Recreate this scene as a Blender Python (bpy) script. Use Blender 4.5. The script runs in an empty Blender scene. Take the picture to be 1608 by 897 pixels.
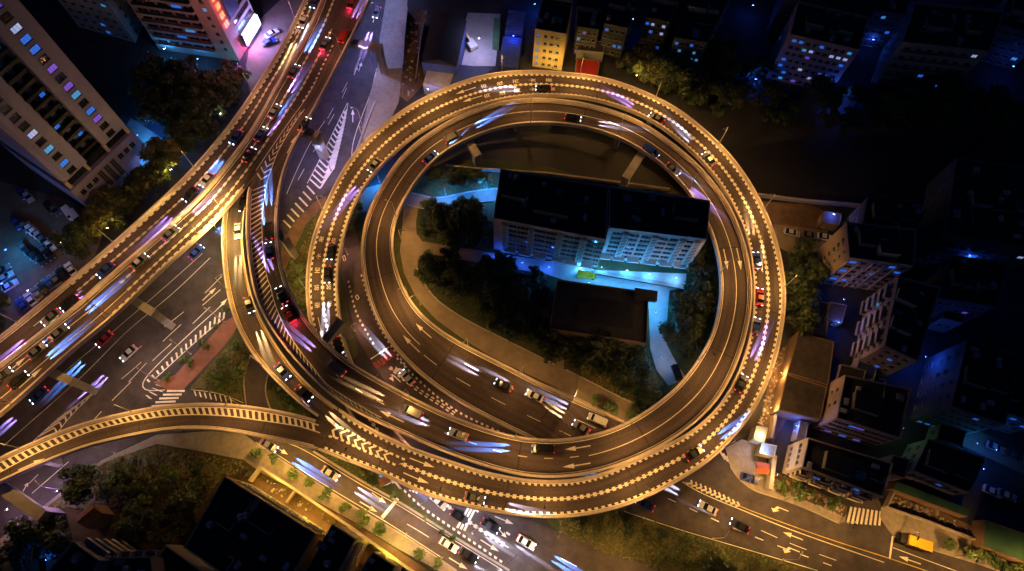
import bpy, bmesh, math, random
import numpy as np
from mathutils import Vector, Matrix
random.seed(7); np.random.seed(7)
R = math.radians
scene = bpy.context.scene
COL = scene.collection

# ------------------------------------------------------------------ camera
H = 170.0                                  # drone height above the street
PW, PH, FPX = 1608.0, 897.0, 1073.0        # photograph size and focal length in its pixels
VP = (780.0, 880.0)                        # where plumb lines meet
def _n(v): return v / np.linalg.norm(v)
dn = _n(np.array([VP[0]-PW/2, VP[1]-PH/2, FPX]))        # world down in camera axes (right, down, forward)
up_img = np.array([0., -1., 0.])
Yc = _n(up_img - dn*np.dot(up_img, dn)); Zc = -dn; Xc = np.cross(Yc, Zc)
def P(px, py, z=0.0):
    """photo pixel -> point of the place at height z"""
    d = np.array([px-PW/2, py-PH/2, FPX])
    w = np.array([d@Xc, d@Yc, d@Zc])
    t = (z-H)/w[2]
    return Vector((w[0]*t, w[1]*t, z))
cam_d = bpy.data.cameras.new('camera'); cam = bpy.data.objects.new('camera', cam_d); COL.objects.link(cam)
cam_d.sensor_width = 36.0; cam_d.lens = FPX/PW*36.0; cam_d.clip_start = 1.0; cam_d.clip_end = 6000.0
rt = np.array([1., 0, 0]); dwn = np.array([0., 1, 0]); fw = np.array([0., 0, 1])
tw = lambda v: Vector((v@Xc, v@Yc, v@Zc))
r_, u_, b_ = tw(rt), tw(-dwn), tw(-fw)
cam.matrix_world = Matrix(((r_.x, u_.x, b_.x, 0), (r_.y, u_.y, b_.y, 0), (r_.z, u_.z, b_.z, H), (0, 0, 0, 1)))
scene.camera = cam

# ------------------------------------------------------------------ night sky, faint moonlight, exposure
world = bpy.data.worlds.new('World'); scene.world = world; world.use_nodes = True
wn = world.node_tree; bgn = wn.nodes['Background']
sky = wn.nodes.new('ShaderNodeTexSky'); sky.sky_type = 'NISHITA'; sky.sun_disc = False
sky.sun_elevation = R(1.0); sky.sun_rotation = R(200); sky.ozone_density = 6.0; sky.air_density = 1.0; sky.dust_density = 0.3
wn.links.new(sky.outputs[0], bgn.inputs[0]); bgn.inputs[1].default_value = 0.045
sun_d = bpy.data.lights.new('sun', 'SUN'); sun_d.energy = 0.008; sun_d.angle = R(0.5); sun_d.color = (1.0, .93, .85)
sun = bpy.data.objects.new('sun', sun_d); COL.objects.link(sun); sun.rotation_euler = (R(55), 0, R(-20))
vs = scene.view_settings; vs.view_transform = 'Standard'; vs.look = 'None'; vs.exposure = 0.0; vs.gamma = 1.0
scene.cycles.use_light_tree = True
scene.cycles.use_denoising = True
scene.cycles.max_bounces = 4; scene.cycles.diffuse_bounces = 2; scene.cycles.glossy_bounces = 2
scene.cycles.transparent_max_bounces = 4; scene.cycles.transmission_bounces = 2
scene.cycles.sample_clamp_indirect = 6.0
scene.cycles.caustics_reflective = False; scene.cycles.caustics_refractive = False

# ------------------------------------------------------------------ materials
MATS = {}
def _base(name):
    m = bpy.data.materials.new(name); m.use_nodes = True; MATS[name] = m
    nt = m.node_tree; return m, nt, nt.nodes['Principled BSDF']
def mat(name, col, rough=.8, var=.25, scale=.6, col2=None, metal=0.0, detail=6, bump=0.0):
    """procedural surface: two scales of noise vary the colour"""
    m, nt, b = _base(name)
    N = nt.nodes; L = nt.links
    geo = N.new('ShaderNodeNewGeometry')
    n1 = N.new('ShaderNodeTexNoise'); n1.inputs['Scale'].default_value = scale; n1.inputs['Detail'].default_value = detail; n1.inputs['Roughness'].default_value = .65
    L.new(geo.outputs['Position'], n1.inputs['Vector'])
    n2 = N.new('ShaderNodeTexNoise'); n2.inputs['Scale'].default_value = scale*.13; n2.inputs['Detail'].default_value = 3
    L.new(geo.outputs['Position'], n2.inputs['Vector'])
    ad = N.new('ShaderNodeMath'); ad.operation = 'ADD'; L.new(n1.outputs[0], ad.inputs[0]); L.new(n2.outputs[0], ad.inputs[1])
    r = N.new('ShaderNodeMapRange'); r.inputs[1].default_value = .75; r.inputs[2].default_value = 1.25
    L.new(ad.outputs[0], r.inputs[0])
    mx = N.new('ShaderNodeMix'); mx.data_type = 'RGBA'
    c2 = col2 or [c*(1+var) for c in col]; c1 = [c*(1-var) for c in col] if not col2 else col
    mx.inputs[6].default_value = (*c1, 1); mx.inputs[7].default_value = (*c2, 1)
    L.new(r.outputs[0], mx.inputs[0]); L.new(mx.outputs[2], b.inputs['Base Color'])
    b.inputs['Roughness'].default_value = rough; b.inputs['Metallic'].default_value = metal
    if bump:
        bp = N.new('ShaderNodeBump'); bp.inputs['Strength'].default_value = bump; bp.inputs['Distance'].default_value = .3
        L.new(n1.outputs[0], bp.inputs['Height']); L.new(bp.outputs[0], b.inputs['Normal'])
    return m
def emit(name, col, strength):
    m, nt, b = _base(name)
    b.inputs['Base Color'].default_value = (*[min(.8, c) for c in col], 1)
    b.inputs['Emission Color'].default_value = (*col, 1); b.inputs['Emission Strength'].default_value = strength
    return m
def road_mat(name, col, track=.35):
    """asphalt: wheel tracks, oil bands and patches that run along the road (UV in metres)"""
    m, nt, b = _base(name); N = nt.nodes; L = nt.links
    uv = N.new('ShaderNodeUVMap'); sep = N.new('ShaderNodeSeparateXYZ'); L.new(uv.outputs[0], sep.inputs[0])
    mp = N.new('ShaderNodeMapping'); mp.inputs['Scale'].default_value = (1.3, .035, 1); L.new(uv.outputs[0], mp.inputs[0])
    st = N.new('ShaderNodeTexNoise'); st.inputs['Scale'].default_value = 1.0; st.inputs['Detail'].default_value = 5; L.new(mp.outputs[0], st.inputs['Vector'])
    mp2 = N.new('ShaderNodeMapping'); mp2.inputs['Scale'].default_value = (.12, .05, 1); L.new(uv.outputs[0], mp2.inputs[0])
    bl = N.new('ShaderNodeTexNoise'); bl.inputs['Scale'].default_value = 1.0; bl.inputs['Detail'].default_value = 4; L.new(mp2.outputs[0], bl.inputs['Vector'])
    gr = N.new('ShaderNodeTexNoise'); gr.inputs['Scale'].default_value = 2.2; gr.inputs['Detail'].default_value = 8; L.new(uv.outputs[0], gr.inputs['Vector'])
    a1 = N.new('ShaderNodeMath'); a1.operation = 'ADD'; L.new(st.outputs[0], a1.inputs[0]); L.new(bl.outputs[0], a1.inputs[1])
    a2 = N.new('ShaderNodeMath'); a2.operation = 'ADD'; L.new(a1.outputs[0], a2.inputs[0]); L.new(gr.outputs[0], a2.inputs[1])
    wv = N.new('ShaderNodeMath'); wv.operation = 'SINE'; ml = N.new('ShaderNodeMath'); ml.operation = 'MULTIPLY'; ml.inputs[1].default_value = 3.45; L.new(sep.outputs[0], ml.inputs[0]); L.new(ml.outputs[0], wv.inputs[0])
    a3 = N.new('ShaderNodeMath'); a3.operation = 'MULTIPLY_ADD'; a3.inputs[1].default_value = .10; L.new(wv.outputs[0], a3.inputs[0]); L.new(a2.outputs[0], a3.inputs[2])
    mp3 = N.new('ShaderNodeMapping'); mp3.inputs['Scale'].default_value = (.28, .055, 1); L.new(uv.outputs[0], mp3.inputs[0])
    vo = N.new('ShaderNodeTexVoronoi'); vo.distance = 'CHEBYCHEV'; vo.inputs['Scale'].default_value = 1.0; L.new(mp3.outputs[0], vo.inputs['Vector'])
    sc = N.new('ShaderNodeSeparateColor'); L.new(vo.outputs['Color'], sc.inputs[0])
    a4 = N.new('ShaderNodeMath'); a4.operation = 'MULTIPLY_ADD'; a4.inputs[1].default_value = .28; L.new(sc.outputs[0], a4.inputs[0]); L.new(a3.outputs[0], a4.inputs[2])
    r = N.new('ShaderNodeMapRange'); r.inputs[1].default_value = 1.22; r.inputs[2].default_value = 2.05; L.new(a4.outputs[0], r.inputs[0])
    mx = N.new('ShaderNodeMix'); mx.data_type = 'RGBA'
    mx.inputs[6].default_value = (*[c*(1-track) for c in col], 1); mx.inputs[7].default_value = (*[c*(1+track) for c in col], 1)
    L.new(r.outputs[0], mx.inputs[0]); L.new(mx.outputs[2], b.inputs['Base Color']); b.inputs['Roughness'].default_value = .72
    return m
def leaf_mat(name, c1, c2):
    m, nt, b = _base(name); N = nt.nodes; L = nt.links
    oi = N.new('ShaderNodeObjectInfo'); tc = N.new('ShaderNodeTexCoord')
    n = N.new('ShaderNodeTexNoise'); n.inputs['Scale'].default_value = .9; n.inputs['Detail'].default_value = 4; L.new(tc.outputs['Object'], n.inputs['Vector'])
    a = N.new('ShaderNodeMath'); a.operation = 'MULTIPLY_ADD'; a.inputs[1].default_value = .5; L.new(oi.outputs['Random'], a.inputs[0]); L.new(n.outputs[0], a.inputs[2])
    r = N.new('ShaderNodeMapRange'); r.inputs[1].default_value = .35; r.inputs[2].default_value = 1.05; L.new(a.outputs[0], r.inputs[0])
    mx = N.new('ShaderNodeMix'); mx.data_type = 'RGBA'; mx.inputs[6].default_value = (*c1, 1); mx.inputs[7].default_value = (*c2, 1)
    L.new(r.outputs[0], mx.inputs[0]); L.new(mx.outputs[2], b.inputs['Base Color']); b.inputs['Roughness'].default_value = .55
    return m
road_mat('deck_asphalt', (.060, .041, .041), .55)
mat('ground_asphalt', (.058, .048, .050), .78, .5, .35)
mat('parapet_concrete', (.55, .47, .41), .85, .22, .8); mat('deck_concrete', (.3, .28, .26), .85, .25, .5)
mat('road_paint', (.60, .56, .48), .6, .3, 1.5, col2=(.92, .88, .76)); mat('yellow_paint', (.62, .45, .10), .6, .3, 1.6); mat('red_paint', (.55, .07, .04), .6, .25, 1.5)
mat('joint', (.02, .02, .02), .9, .2)
mat('earth', (.032, .033, .038), .95, .4, .25); mat('brown_earth', (.14, .085, .05), .95, .5, .35, bump=.4)
mat('grass', (.028, .05, .014), .95, .4, .4, col2=(.075, .07, .025), bump=.5)
mat('dry_grass', (.03, .035, .015), .95, .4, .3, col2=(.10, .06, .025), bump=.5)
mat('path_concrete', (.21, .17, .13), .9, .25, .35); mat('pavement_slab', (.27, .24, .20), .9, .25, .9)
mat('pale_concrete', (.42, .42, .41), .9, .25, .25); mat('red_brick_paving', (.19, .085, .06), .9, .3, .8)
mat('car_park_dirt', (.13, .10, .08), .95, .35, .3); mat('kerb_stone', (.34, .31, .28), .85, .2, 1.2)
mat('river_mud', (.014, .013, .014), .65, .5, .08)
mat('wall_pink', (.36, .27, .25), .9, .12, .3); mat('wall_dark', (.09, .09, .10), .9, .2, .4); mat('wall_mauve', (.24, .22, .32), .9, .12, .3); mat('wall_cream', (.46, .40, .32), .9, .15, .4); mat('wall_grey', (.26, .25, .25), .9, .2, .3)
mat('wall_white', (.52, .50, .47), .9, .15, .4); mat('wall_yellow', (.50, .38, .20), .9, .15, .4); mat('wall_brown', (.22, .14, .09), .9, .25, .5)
mat('roof_dark', (.022, .022, .026), .9, .35, .25); mat('roof_grey', (.030, .031, .040), .9, .4, .5); mat('roof_brown', (.055, .045, .042), .9, .4, .7); mat('roof_tile', (.15, .07, .045), .9, .35, 1.2)
mat('roof_blue', (.03, .05, .16), .6, .3, .4); mat('roof_steel', (.26, .26, .32), .5, .3, .5); mat('roof_red', (.35, .02, .015), .7, .3, .5)
mat('green_sheet', (.06, .17, .08), .7, .25, .4); mat('tarp_orange', (.34, .07, .03), .7, .2, 1.)
mat('glass_dark', (.012, .014, .02), .12, .2, 1.); mat('frame_grey', (.3, .29, .28), .7, .15, 1.); mat('louvre_dark', (.03, .03, .032), .8, .3, 1.)
mat('metal_pole', (.32, .31, .30), .45, .15, 1., metal=.6); mat('dark_metal', (.05, .05, .05), .5, .2, 1., metal=.4)
mat('tyre_rubber', (.012, .012, .012), .9, .2, 3.); mat('rim_metal', (.35, .35, .36), .35, .1, 3., metal=.8)
mat('bark', (.07, .05, .035), .95, .3, 2.)
leaf_mat('leaf_dark', (.018, .035, .012), (.05, .075, .022)); leaf_mat('leaf_warm', (.05, .06, .015), (.13, .12, .03)); leaf_mat('leaf_fresh', (.04, .085, .02), (.10, .16, .035))
for nm, c in dict(white=(.72, .72, .70), silver=(.42, .43, .45), black=(.012, .012, .014), blue=(.02, .05, .28), grey=(.12, .12, .13), red=(.35, .02, .02), yellow=(.75, .45, .03), cream=(.6, .52, .38)).items():
    mat('car_'+nm, c, .3, .05, 1.)
emit('lamp_glow', (1., .62, .26), 40); emit('lamp_white_glow', (.75, .8, 1.), 40); emit('lamp_blue_glow', (.10, .32, 1.), 30)
emit('head_glow', (.80, .86, 1.), 7); emit('tail_glow', (1., .03, .03), 2.5); emit('tail_dull', (.30, .01, .01), .15); emit('head_dull', (.6, .62, .65), .02)
emit('win_blue', (.03, .20, 1.), .55); emit('win_cyan', (.07, .42, .9), .5); emit('win_white', (.45, .55, 1.), .6); emit('win_warm', (1., .55, .2), .5); emit('win_violet', (.25, .12, 1.), .4)
emit('neon_red', (1., .10, .03), 6.0); emit('screen_white', (.55, .6, 1.), 5.0); emit('sign_pink', (1., .1, .5), 5.0); emit('green_glow', (.1, .9, .15), 1.6); emit('shopfront', (.45, .65, 1.), 3.)

# ------------------------------------------------------------------ object helpers
ORD = ('first second third fourth fifth sixth seventh eighth ninth tenth eleventh twelfth thirteenth fourteenth fifteenth sixteenth seventeenth '
       'eighteenth nineteenth twentieth').split()
TENS = {2: 'twenty', 3: 'thirty', 4: 'forty', 5: 'fifty'}
def ordn(i):
    if i < 20: return ORD[i]
    n = i+1; return (TENS[n//10]+'-'+ORD[n % 10-1]) if n % 10 else {30: 'thirtieth', 40: 'fortieth', 50: 'fiftieth'}[n]
class MB:
    def __init__(s): s.v = []; s.f = []; s.mi = []; s.uv = {}
    def add(s, vs, fs, mi=0):
        o = len(s.v); s.v += [tuple(v) for v in vs]
        for f in fs: s.f.append(tuple(i+o for i in f)); s.mi.append(mi)
    def box(s, c, size, rz=0., mi=0, taper=1.0):
        cx, cy, cz = c; x, y, z = size[0]/2, size[1]/2, size[2]/2; ca, sa = math.cos(rz), math.sin(rz)
        vs = []
        for sz in (-1, 1):
            k = taper if sz > 0 else 1.
            for sx, sy in ((-1, -1), (1, -1), (1, 1), (-1, 1)):
                a, b = sx*x*k, sy*y*k; vs.append((cx+a*ca-b*sa, cy+a*sa+b*ca, cz+sz*z))
        s.add(vs, [(3, 2, 1, 0), (4, 5, 6, 7), (0, 1, 5, 4), (1, 2, 6, 5), (2, 3, 7, 6), (3, 0, 4, 7)], mi)
    def prism(s, pts, z0, z1, mi=0, mi_top=None):
        n = len(pts)
        a = sum(pts[i][0]*pts[(i+1) % n][1]-pts[(i+1) % n][0]*pts[i][1] for i in range(n))
        if a < 0: pts = pts[::-1]
        lo = [(p[0], p[1], z0) for p in pts]; hi = [(p[0], p[1], z1) for p in pts]
        s.add(lo+hi, [(i, (i+1) % n, n+(i+1) % n, n+i) for i in range(n)], mi)
        s.add(hi, [tuple(range(n))], mi if mi_top is None else mi_top); s.add(lo, [tuple(reversed(range(n)))], mi)
    def sheet(s, pts, z, mi=0):
        n = len(pts); a = sum(pts[i][0]*pts[(i+1) % n][1]-pts[(i+1) % n][0]*pts[i][1] for i in range(n))
        if a < 0: pts = pts[::-1]
        s.add([(p[0], p[1], z) for p in pts], [tuple(range(n))], mi)
    def tube(s, a, b, r0, r1=None, n=8, mi=0, caps=True):
        a = Vector(a); b = Vector(b); r1 = r0 if r1 is None else r1
        d = (b-a).normalized(); x = d.orthogonal().normalized(); y = d.cross(x)
        vs = []
        for p, r in ((a, r0), (b, r1)):
            for i in range(n):
                t = 2*math.pi*i/n; vs.append(p+x*r*math.cos(t)+y*r*math.sin(t))
        fs = [(i, (i+1) % n, n+(i+1) % n, n+i) for i in range(n)]
        if caps: fs += [tuple(reversed(range(n))), tuple(range(n, 2*n))]
        s.add(vs, fs, mi)
    def mesh(s, name, mats, smooth=False):
        me = bpy.data.meshes.new(name); me.from_pydata(s.v, [], s.f); me.update()
        for m in (mats if isinstance(mats, (list, tuple)) else [mats]): me.materials.append(MATS[m])
        me.polygons.foreach_set('material_index', s.mi)
        if smooth: me.polygons.foreach_set('use_smooth', [True]*len(s.f))
        return me
    def build(s, name, mats, parent=None, smooth=False):
        return link(name, s.mesh(name, mats, smooth), parent)
def link(name, data, parent=None, loc=None, rz=None):
    o = bpy.data.objects.new(name, data); COL.objects.link(o)
    if parent is not None: o.parent = parent
    if loc is not None: o.location = loc
    if rz is not None: o.rotation_euler = (0, 0, rz)
    return o
def tag(o, label=None, cat=None, group=None, kind=None):
    if label: o['label'] = label
    if cat: o['category'] = cat
    if group: o['group'] = group
    if kind: o['kind'] = kind
    return o
def thing(name, label, cat, loc=(0, 0, 0), rz=0., group=None):
    o = link(name, None, None, loc, rz); o.empty_display_size = .5
    return tag(o, label, cat, group)
def copy_tree(o, parent=None):
    c = o.copy(); COL.objects.link(c)
    if parent is not None: c.parent = parent
    for ch in list(o.children): copy_tree(ch, c)
    return c
def struct(name, mb, m, label=None, cat=None):
    o = mb.build(name, m); o['kind'] = 'structure'
    tag(o, label, cat); return o
def lamp_light(parent, loc, col, power, radius=.15, spot=None):
    d = bpy.data.lights.new('lamp_light', 'SPOT' if spot else 'POINT'); d.energy = power; d.color = col; d.shadow_soft_size = radius
    if spot: d.spot_size = spot[0]; d.spot_blend = spot[1]
    o = bpy.data.objects.new('lamp_light', d); COL.objects.link(o); o.parent = parent; o.location = loc
    return o

# ------------------------------------------------------------------ curves
def catmull(pts, step=1.0):
    pts = [np.array(p, float) for p in pts]; out = []
    ext = [2*pts[0]-pts[1]]+pts+[2*pts[-1]-pts[-2]]
    for i in range(1, len(ext)-2):
        p0, p1, p2, p3 = ext[i-1:i+3]; n = max(1, int(np.linalg.norm(p2-p1)/step))
        for k in range(n):
            t = k/n; out.append(.5*((2*p1)+(-p0+p2)*t+(2*p0-5*p1+4*p2-p3)*t*t+(-p0+3*p1-3*p2+p3)*t**3))
    out.append(pts[-1]); return np.array(out)
def gsmooth(a, sig):
    k = min(int(3*sig)+1, len(a)-1); w = np.exp(-.5*(np.arange(-k, k+1)/sig)**2); w /= w.sum(); out = np.empty_like(a)
    for c in range(a.shape[1]):
        pre = 2*a[0, c]-a[k:0:-1, c]; post = 2*a[-1, c]-a[-2:-k-2:-1, c]
        out[:, c] = np.convolve(np.concatenate([pre, a[:, c], post]), w, 'valid')
    return out
def resample(a, step):
    d = np.concatenate([[0], np.cumsum(np.linalg.norm(np.diff(a[:, :2], axis=0), axis=1))])
    n = max(2, int(d[-1]/step)+1); t = np.linspace(0, d[-1], n)
    return np.stack([np.interp(t, d, a[:, c]) for c in range(a.shape[1])], 1)
def edge(pts, zanchors, sig=3.5):
    """photo polyline + heights along it -> smooth 3-D edge"""
    px = catmull(pts, 2.0)
    s = np.concatenate([[0], np.cumsum(np.linalg.norm(np.diff(px, axis=0), axis=1))])
    if isinstance(zanchors, (int, float)): z = np.full(len(px), float(zanchors))
    else:
        idx = []; last = 0
        for ax, ay, az in zanchors:
            dd = np.hypot(px[last:, 0]-ax, px[last:, 1]-ay)
            j = last+int(np.argmin(dd[:max(10, int(len(dd)))])) if len(zanchors) < 3 else last+int(np.argmin(dd[:260]))
            idx.append(j); last = j
        z = np.interp(s, s[idx], [a[2] for a in zanchors]); z = gsmooth(z[:, None], 18)[:, 0]
    w = np.array([tuple(P(p[0], p[1], zz)) for p, zz in zip(px, z)])
    w = resample(w, .8); w = gsmooth(w, sig/.8)
    return resample(w, 1.0)
class Deck:
    def __init__(s, Lp, Rp, za, sig=3.5, zoff=0.0):
        L = edge(Lp, za, sig); Rr = edge(Rp, za, sig)
        # pair the edges: walk along the middle of both
        n = max(len(L), len(Rr)); idx = np.zeros(n, int); j = 0
        M = L if len(L) >= len(Rr) else Rr; O = Rr if M is L else L
        fl = np.linspace(0, len(O)-1, n)
        best = []
        for i in range(n):
            lo = max(j, int(fl[i])-25); hi = min(len(O), int(fl[i])+26)
            d = np.hypot(O[lo:hi, 0]-M[i, 0], O[lo:hi, 1]-M[i, 1])
            if len(d): j = lo+int(np.argmin(d))
            best.append(j)
        best[0] = 0; best[-1] = len(O)-1
        b = gsmooth(np.array(best, float)[:, None], 4)[:, 0]; b = np.clip(np.maximum.accumulate(b), 0, len(O)-1)
        O2 = np.stack([np.interp(b, np.arange(len(O)), O[:, c]) for c in range(3)], 1)
        s.L, s.R = (M, O2) if M is L else (O2, M)
        zm = (s.L[:, 2]+s.R[:, 2])/2+zoff; s.L[:, 2] = zm; s.R[:, 2] = zm
        s.C = (s.L+s.R)/2; s.n = n
        s.s = np.concatenate([[0], np.cumsum(np.linalg.norm(np.diff(s.C[:, :2], axis=0), axis=1))]); s.len = s.s[-1]
        s.W = np.linalg.norm(s.R[:, :2]-s.L[:, :2], axis=1)
    def at(s, d, f, off=0.):
        """point at distance d, fraction f from left (0) to right (1), plus off metres to the right"""
        l = np.array([np.interp(d, s.s, s.L[:, c]) for c in range(3)]); r = np.array([np.interp(d, s.s, s.R[:, c]) for c in range(3)])
        w = np.linalg.norm(r[:2]-l[:2]); p = l+(r-l)*(f+off/w); return p
    def dirn(s, d):
        a = s.at(max(0, d-1.), .5); b = s.at(min(s.len, d+1.), .5); v = b-a; v[2] = 0; return v/np.linalg.norm(v)
    def near(s, px, py, smin=0.):
        """distance and fraction of the deck point seen at photo pixel"""
        best = None; zz = s.C[:, 2]
        for i in range(0, s.n):
            if s.s[i] < smin: continue
            p = P(px, py, zz[i]); l, r = s.L[i], s.R[i]; w2 = s.W[i]**2
            f = ((p.x-l[0])*(r[0]-l[0])+(p.y-l[1])*(r[1]-l[1]))/w2
            q = l+(r-l)*f; e = math.hypot(p.x-q[0], p.y-q[1])
            if -0.3 < f < 1.3 and (best is None or e < best[0]): best = (e, s.s[i], f)
        return best[1], best[2]
    # ---- meshes
    def slab(s, depth=.5, gird=1.5):
        mb = MB(); uv = []
        for i in range(s.n):
            l, r, z = s.L[i], s.R[i], s.C[i, 2]; v = (r-l); v[2] = 0
            w = np.linalg.norm(v); v = v/w; g = max(.0, min(gird, z-.6)); dp = min(depth, max(.06, z-.02))
            for o, zz in ((0, z), (w, z), (w, z-dp), (w*.78, z-dp-.01), (w*.70, z-dp-g), (w*.30, z-dp-g), (w*.22, z-dp-.01), (0, z-dp)):
                p = l+v*o; mb.v.append((p[0], p[1], zz)); uv.append((o, s.s[i]))
        for i in range(s.n-1):
            for k in range(8):
                a = i*8+k; b = i*8+(k+1) % 8
                mb.f.append((b, a, a+8, b+8)); mb.mi.append(0 if k == 0 else 1)
        mb.f += [tuple(range(8)), tuple(reversed(range((s.n-1)*8, s.n*8)))]; mb.mi += [1, 1]
        me = mb.mesh('deck', ['deck_asphalt', 'deck_concrete'])
        ul = me.uv_layers.new(name='UVMap'); li = np.empty(len(me.loops), int); me.loops.foreach_get('vertex_index', li)
        ul.data.foreach_set('uv', np.array(uv)[li].ravel())
        return me
    def wall(s, side, d0, d1, thick=.45, h=1.0, inset=.0):
        """concrete barrier along one edge"""
        mb = MB(); ds = np.arange(max(0, d0), min(s.len, d1)+.01, 1.0); k = 0
        for d in ds:
            if side == 'L': e = s.at(d, 0, inset); v = s.at(d, 1)-s.at(d, 0)
            else: e = s.at(d, 1, -inset); v = s.at(d, 0)-s.at(d, 1)
            v[2] = 0; v /= np.linalg.norm(v); z = e[2]
            for o, dz in ((-.06, -.45), (-.06, h-.08), (0, h), (thick*.8, h), (thick*.85, h*.45), (thick*1.25, .18), (thick*1.3, -.02)):
                mb.v.append((e[0]+v[0]*o, e[1]+v[1]*o, z+dz))
        n = len(ds); m = 7
        for i in range(n-1):
            for q in range(m):
                a, b = i*m+q, i*m+(q+1) % m; mb.f.append((a, b, b+m, a+m)); mb.mi.append(0)
        mb.f += [tuple(range(m)), tuple(reversed(range((n-1)*m, n*m)))]; mb.mi += [0, 0]
        return mb
class Paint:
    """road markings: thin sheets just above a deck"""
    def __init__(s, dz=.015): s.mb = MB(); s.dz = dz; s.ym = MB()
    def quad(s, a, b, c, d, y=False):
        (s.ym if y else s.mb).add([(p[0], p[1], p[2]+s.dz) for p in (a, b, c, d)], [(0, 1, 2, 3)])
    def line(s, D, f, off, d0, d1, w=.15, y=False):
        ds = np.arange(d0, d1+.01, 1.0)
        if len(ds) < 2: ds = np.array([d0, d1])
        for a, b in zip(ds[:-1], ds[1:]): s.quad(D.at(a, f, off-w/2), D.at(a, f, off+w/2), D.at(b, f, off+w/2), D.at(b, f, off-w/2), y)
    def dash(s, D, f, off, d0, d1, on, gap, w=.15):
        d = d0
        while d+on < d1: s.line(D, f, off, d, d+on, w); d += on+gap
    def teeth(s, D, f, off, d0, d1, pitch=1.45, on=.85, w=.5):
        d = d0
        while d+on < d1: s.quad(D.at(d, f, off), D.at(d+.25, f, off+w), D.at(d+on, f, off+w), D.at(d+on, f, off)); d += pitch
    def beads(s, D, f, off, d0, d1, pitch=1.5, on=.8, w=.85):
        d = d0
        while d+on < d1:
            s.quad(D.at(d, f, off-w/2), D.at(d, f, off+w/2), D.at(d+on, f, off+w/2), D.at(d+on, f, off-w/2)); d += pitch
        s.line(D, f, off, d0, d1, .2)
    def arrow(s, D, d, f, sgn=1, ln=6.0, turn=0):
        def q(u, v): return D.at(d+sgn*u, f, sgn*v)
        if turn == 0:
            s.quad(q(0, -.12), q(0, .12), q(ln*.62, .12), q(ln*.62, -.12)); s.quad(q(ln*.6, -.55), q(ln*.6, .55), q(ln, .02), q(ln, -.02))
        else:
            s.quad(q(0, -.12), q(0, .12), q(ln*.6, .12), q(ln*.6, -.12)); s.quad(q(ln*.45, 0), q(ln*.62, 0), q(ln*.72, turn*.75), q(ln*.55, turn*.75))
            s.quad(q(ln*.42, turn*.7), q(ln*.86, turn*.7), q(ln*.72, turn*1.5), q(ln*.7, turn*1.5))
    def build(s, parent, name='lane_marking'):
        o = s.mb.build(name, 'road_paint', parent) if s.mb.f else None
        if s.ym.f: s.ym.build(name, 'yellow_paint', parent)
        return o
_glyph = {}
def glyph(ch):
    if ch not in _glyph:
        cu = bpy.data.curves.new('glyph', 'FONT'); cu.body = ch; cu.size = 1.0; cu.align_x = 'CENTER'; cu.align_y = 'CENTER'; cu.resolution_u = 2
        o = bpy.data.objects.new('glyph', cu); COL.objects.link(o); bpy.context.view_layer.update()
        me = bpy.data.meshes.new_from_object(o.evaluated_get(bpy.context.evaluated_depsgraph_get()))
        vs = np.array([v.co[:] for v in me.vertices]); fs = [tuple(p.vertices) for p in me.polygons]
        bpy.data.objects.remove(o); 
        if len(vs):
            c = (vs.min(0)+vs.max(0))/2; sz = (vs.max(0)-vs.min(0)).max(); vs = (vs-c)/sz
        _glyph[ch] = (vs, fs)
    return _glyph[ch]
def write_char(mb, ch, p, fwd, w, l, dz=.02):
    """one character lying on the road at p, its top towards fwd"""
    vs, fs = glyph(ch)
    if not len(vs): return
    f = Vector((fwd[0], fwd[1], 0)).normalized(); r = Vector((f.y, -f.x, 0))
    mb.add([(p[0]+r.x*v[0]*w+f.x*v[1]*l, p[1]+r.y*v[0]*w+f.y*v[1]*l, p[2]+dz) for v in vs], fs)
# ================================================================== GROUND
def poly(pts, z=0.0): return [P(x, y, z)[:2] for x, y in pts]
g = MB(); g.sheet([(-1500, -900), (1500, -900), (1500, 1900), (-1500, 1900)], 0.0)
struct('ground', g, 'earth')
def patch(name, m, pts, z, kind='structure', smooth=True, thick=0.0):
    mb = MB()
    pp = catmull(pts+[pts[0]], 6.0)[:-1] if smooth else pts
    w = [P(x, y, z)[:2] for x, y in pp]
    if thick: mb.prism(w, z-thick, z, 1, 0)
    else: mb.sheet(w, z)
    o = mb.build(name, [m, 'kerb_stone'] if thick else m); o['kind'] = kind; return o
# turf and beds ------------------------------------------------------
patch('grass', 'grass', [(600, 290), (640, 235), (720, 190), (850, 175), (980, 200), (1080, 270), (1140, 360), (1150, 450), (1140, 520), (1090, 610), (1020, 670), (940, 700), (800, 600), (700, 540), (640, 480), (605, 400)], .02, 'stuff')
patch('grass', 'grass', [(438, 310), (470, 345), (500, 330), (530, 300), (545, 350), (545, 480), (560, 560), (500, 540), (450, 470)], .02, 'stuff')
patch('grass', 'grass', [(296, 612), (340, 560), (372, 520), (396, 552), (384, 600), (384, 640), (340, 650)], .02, 'stuff')
patch('grass', 'grass', [(420, 585), (450, 590), (520, 665), (500, 690), (430, 670), (418, 620)], .02, 'stuff')
patch('grass', 'grass', [(496, 705), (560, 720), (620, 750), (650, 790), (720, 842), (800, 895), (760, 880), (670, 815), (624, 787), (567, 755)], .02, 'stuff')
patch('grass', 'grass', [(840, 790), (980, 790), (1070, 832), (1200, 872), (1340, 915), (1300, 990), (1100, 990), (1035, 897), (955, 867), (880, 838)], .02, 'stuff')
patch('dry_grass', 'dry_grass', [(75, 790), (160, 722), (245, 695), (340, 702), (382, 722), (410, 745), (330, 860), (250, 990), (90, 960), (60, 860)], .02, 'stuff')
patch('grass', 'grass', [(-40, 900), (0, 850), (50, 845), (70, 870), (60, 930), (-40, 960)], .02, 'stuff')
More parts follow.
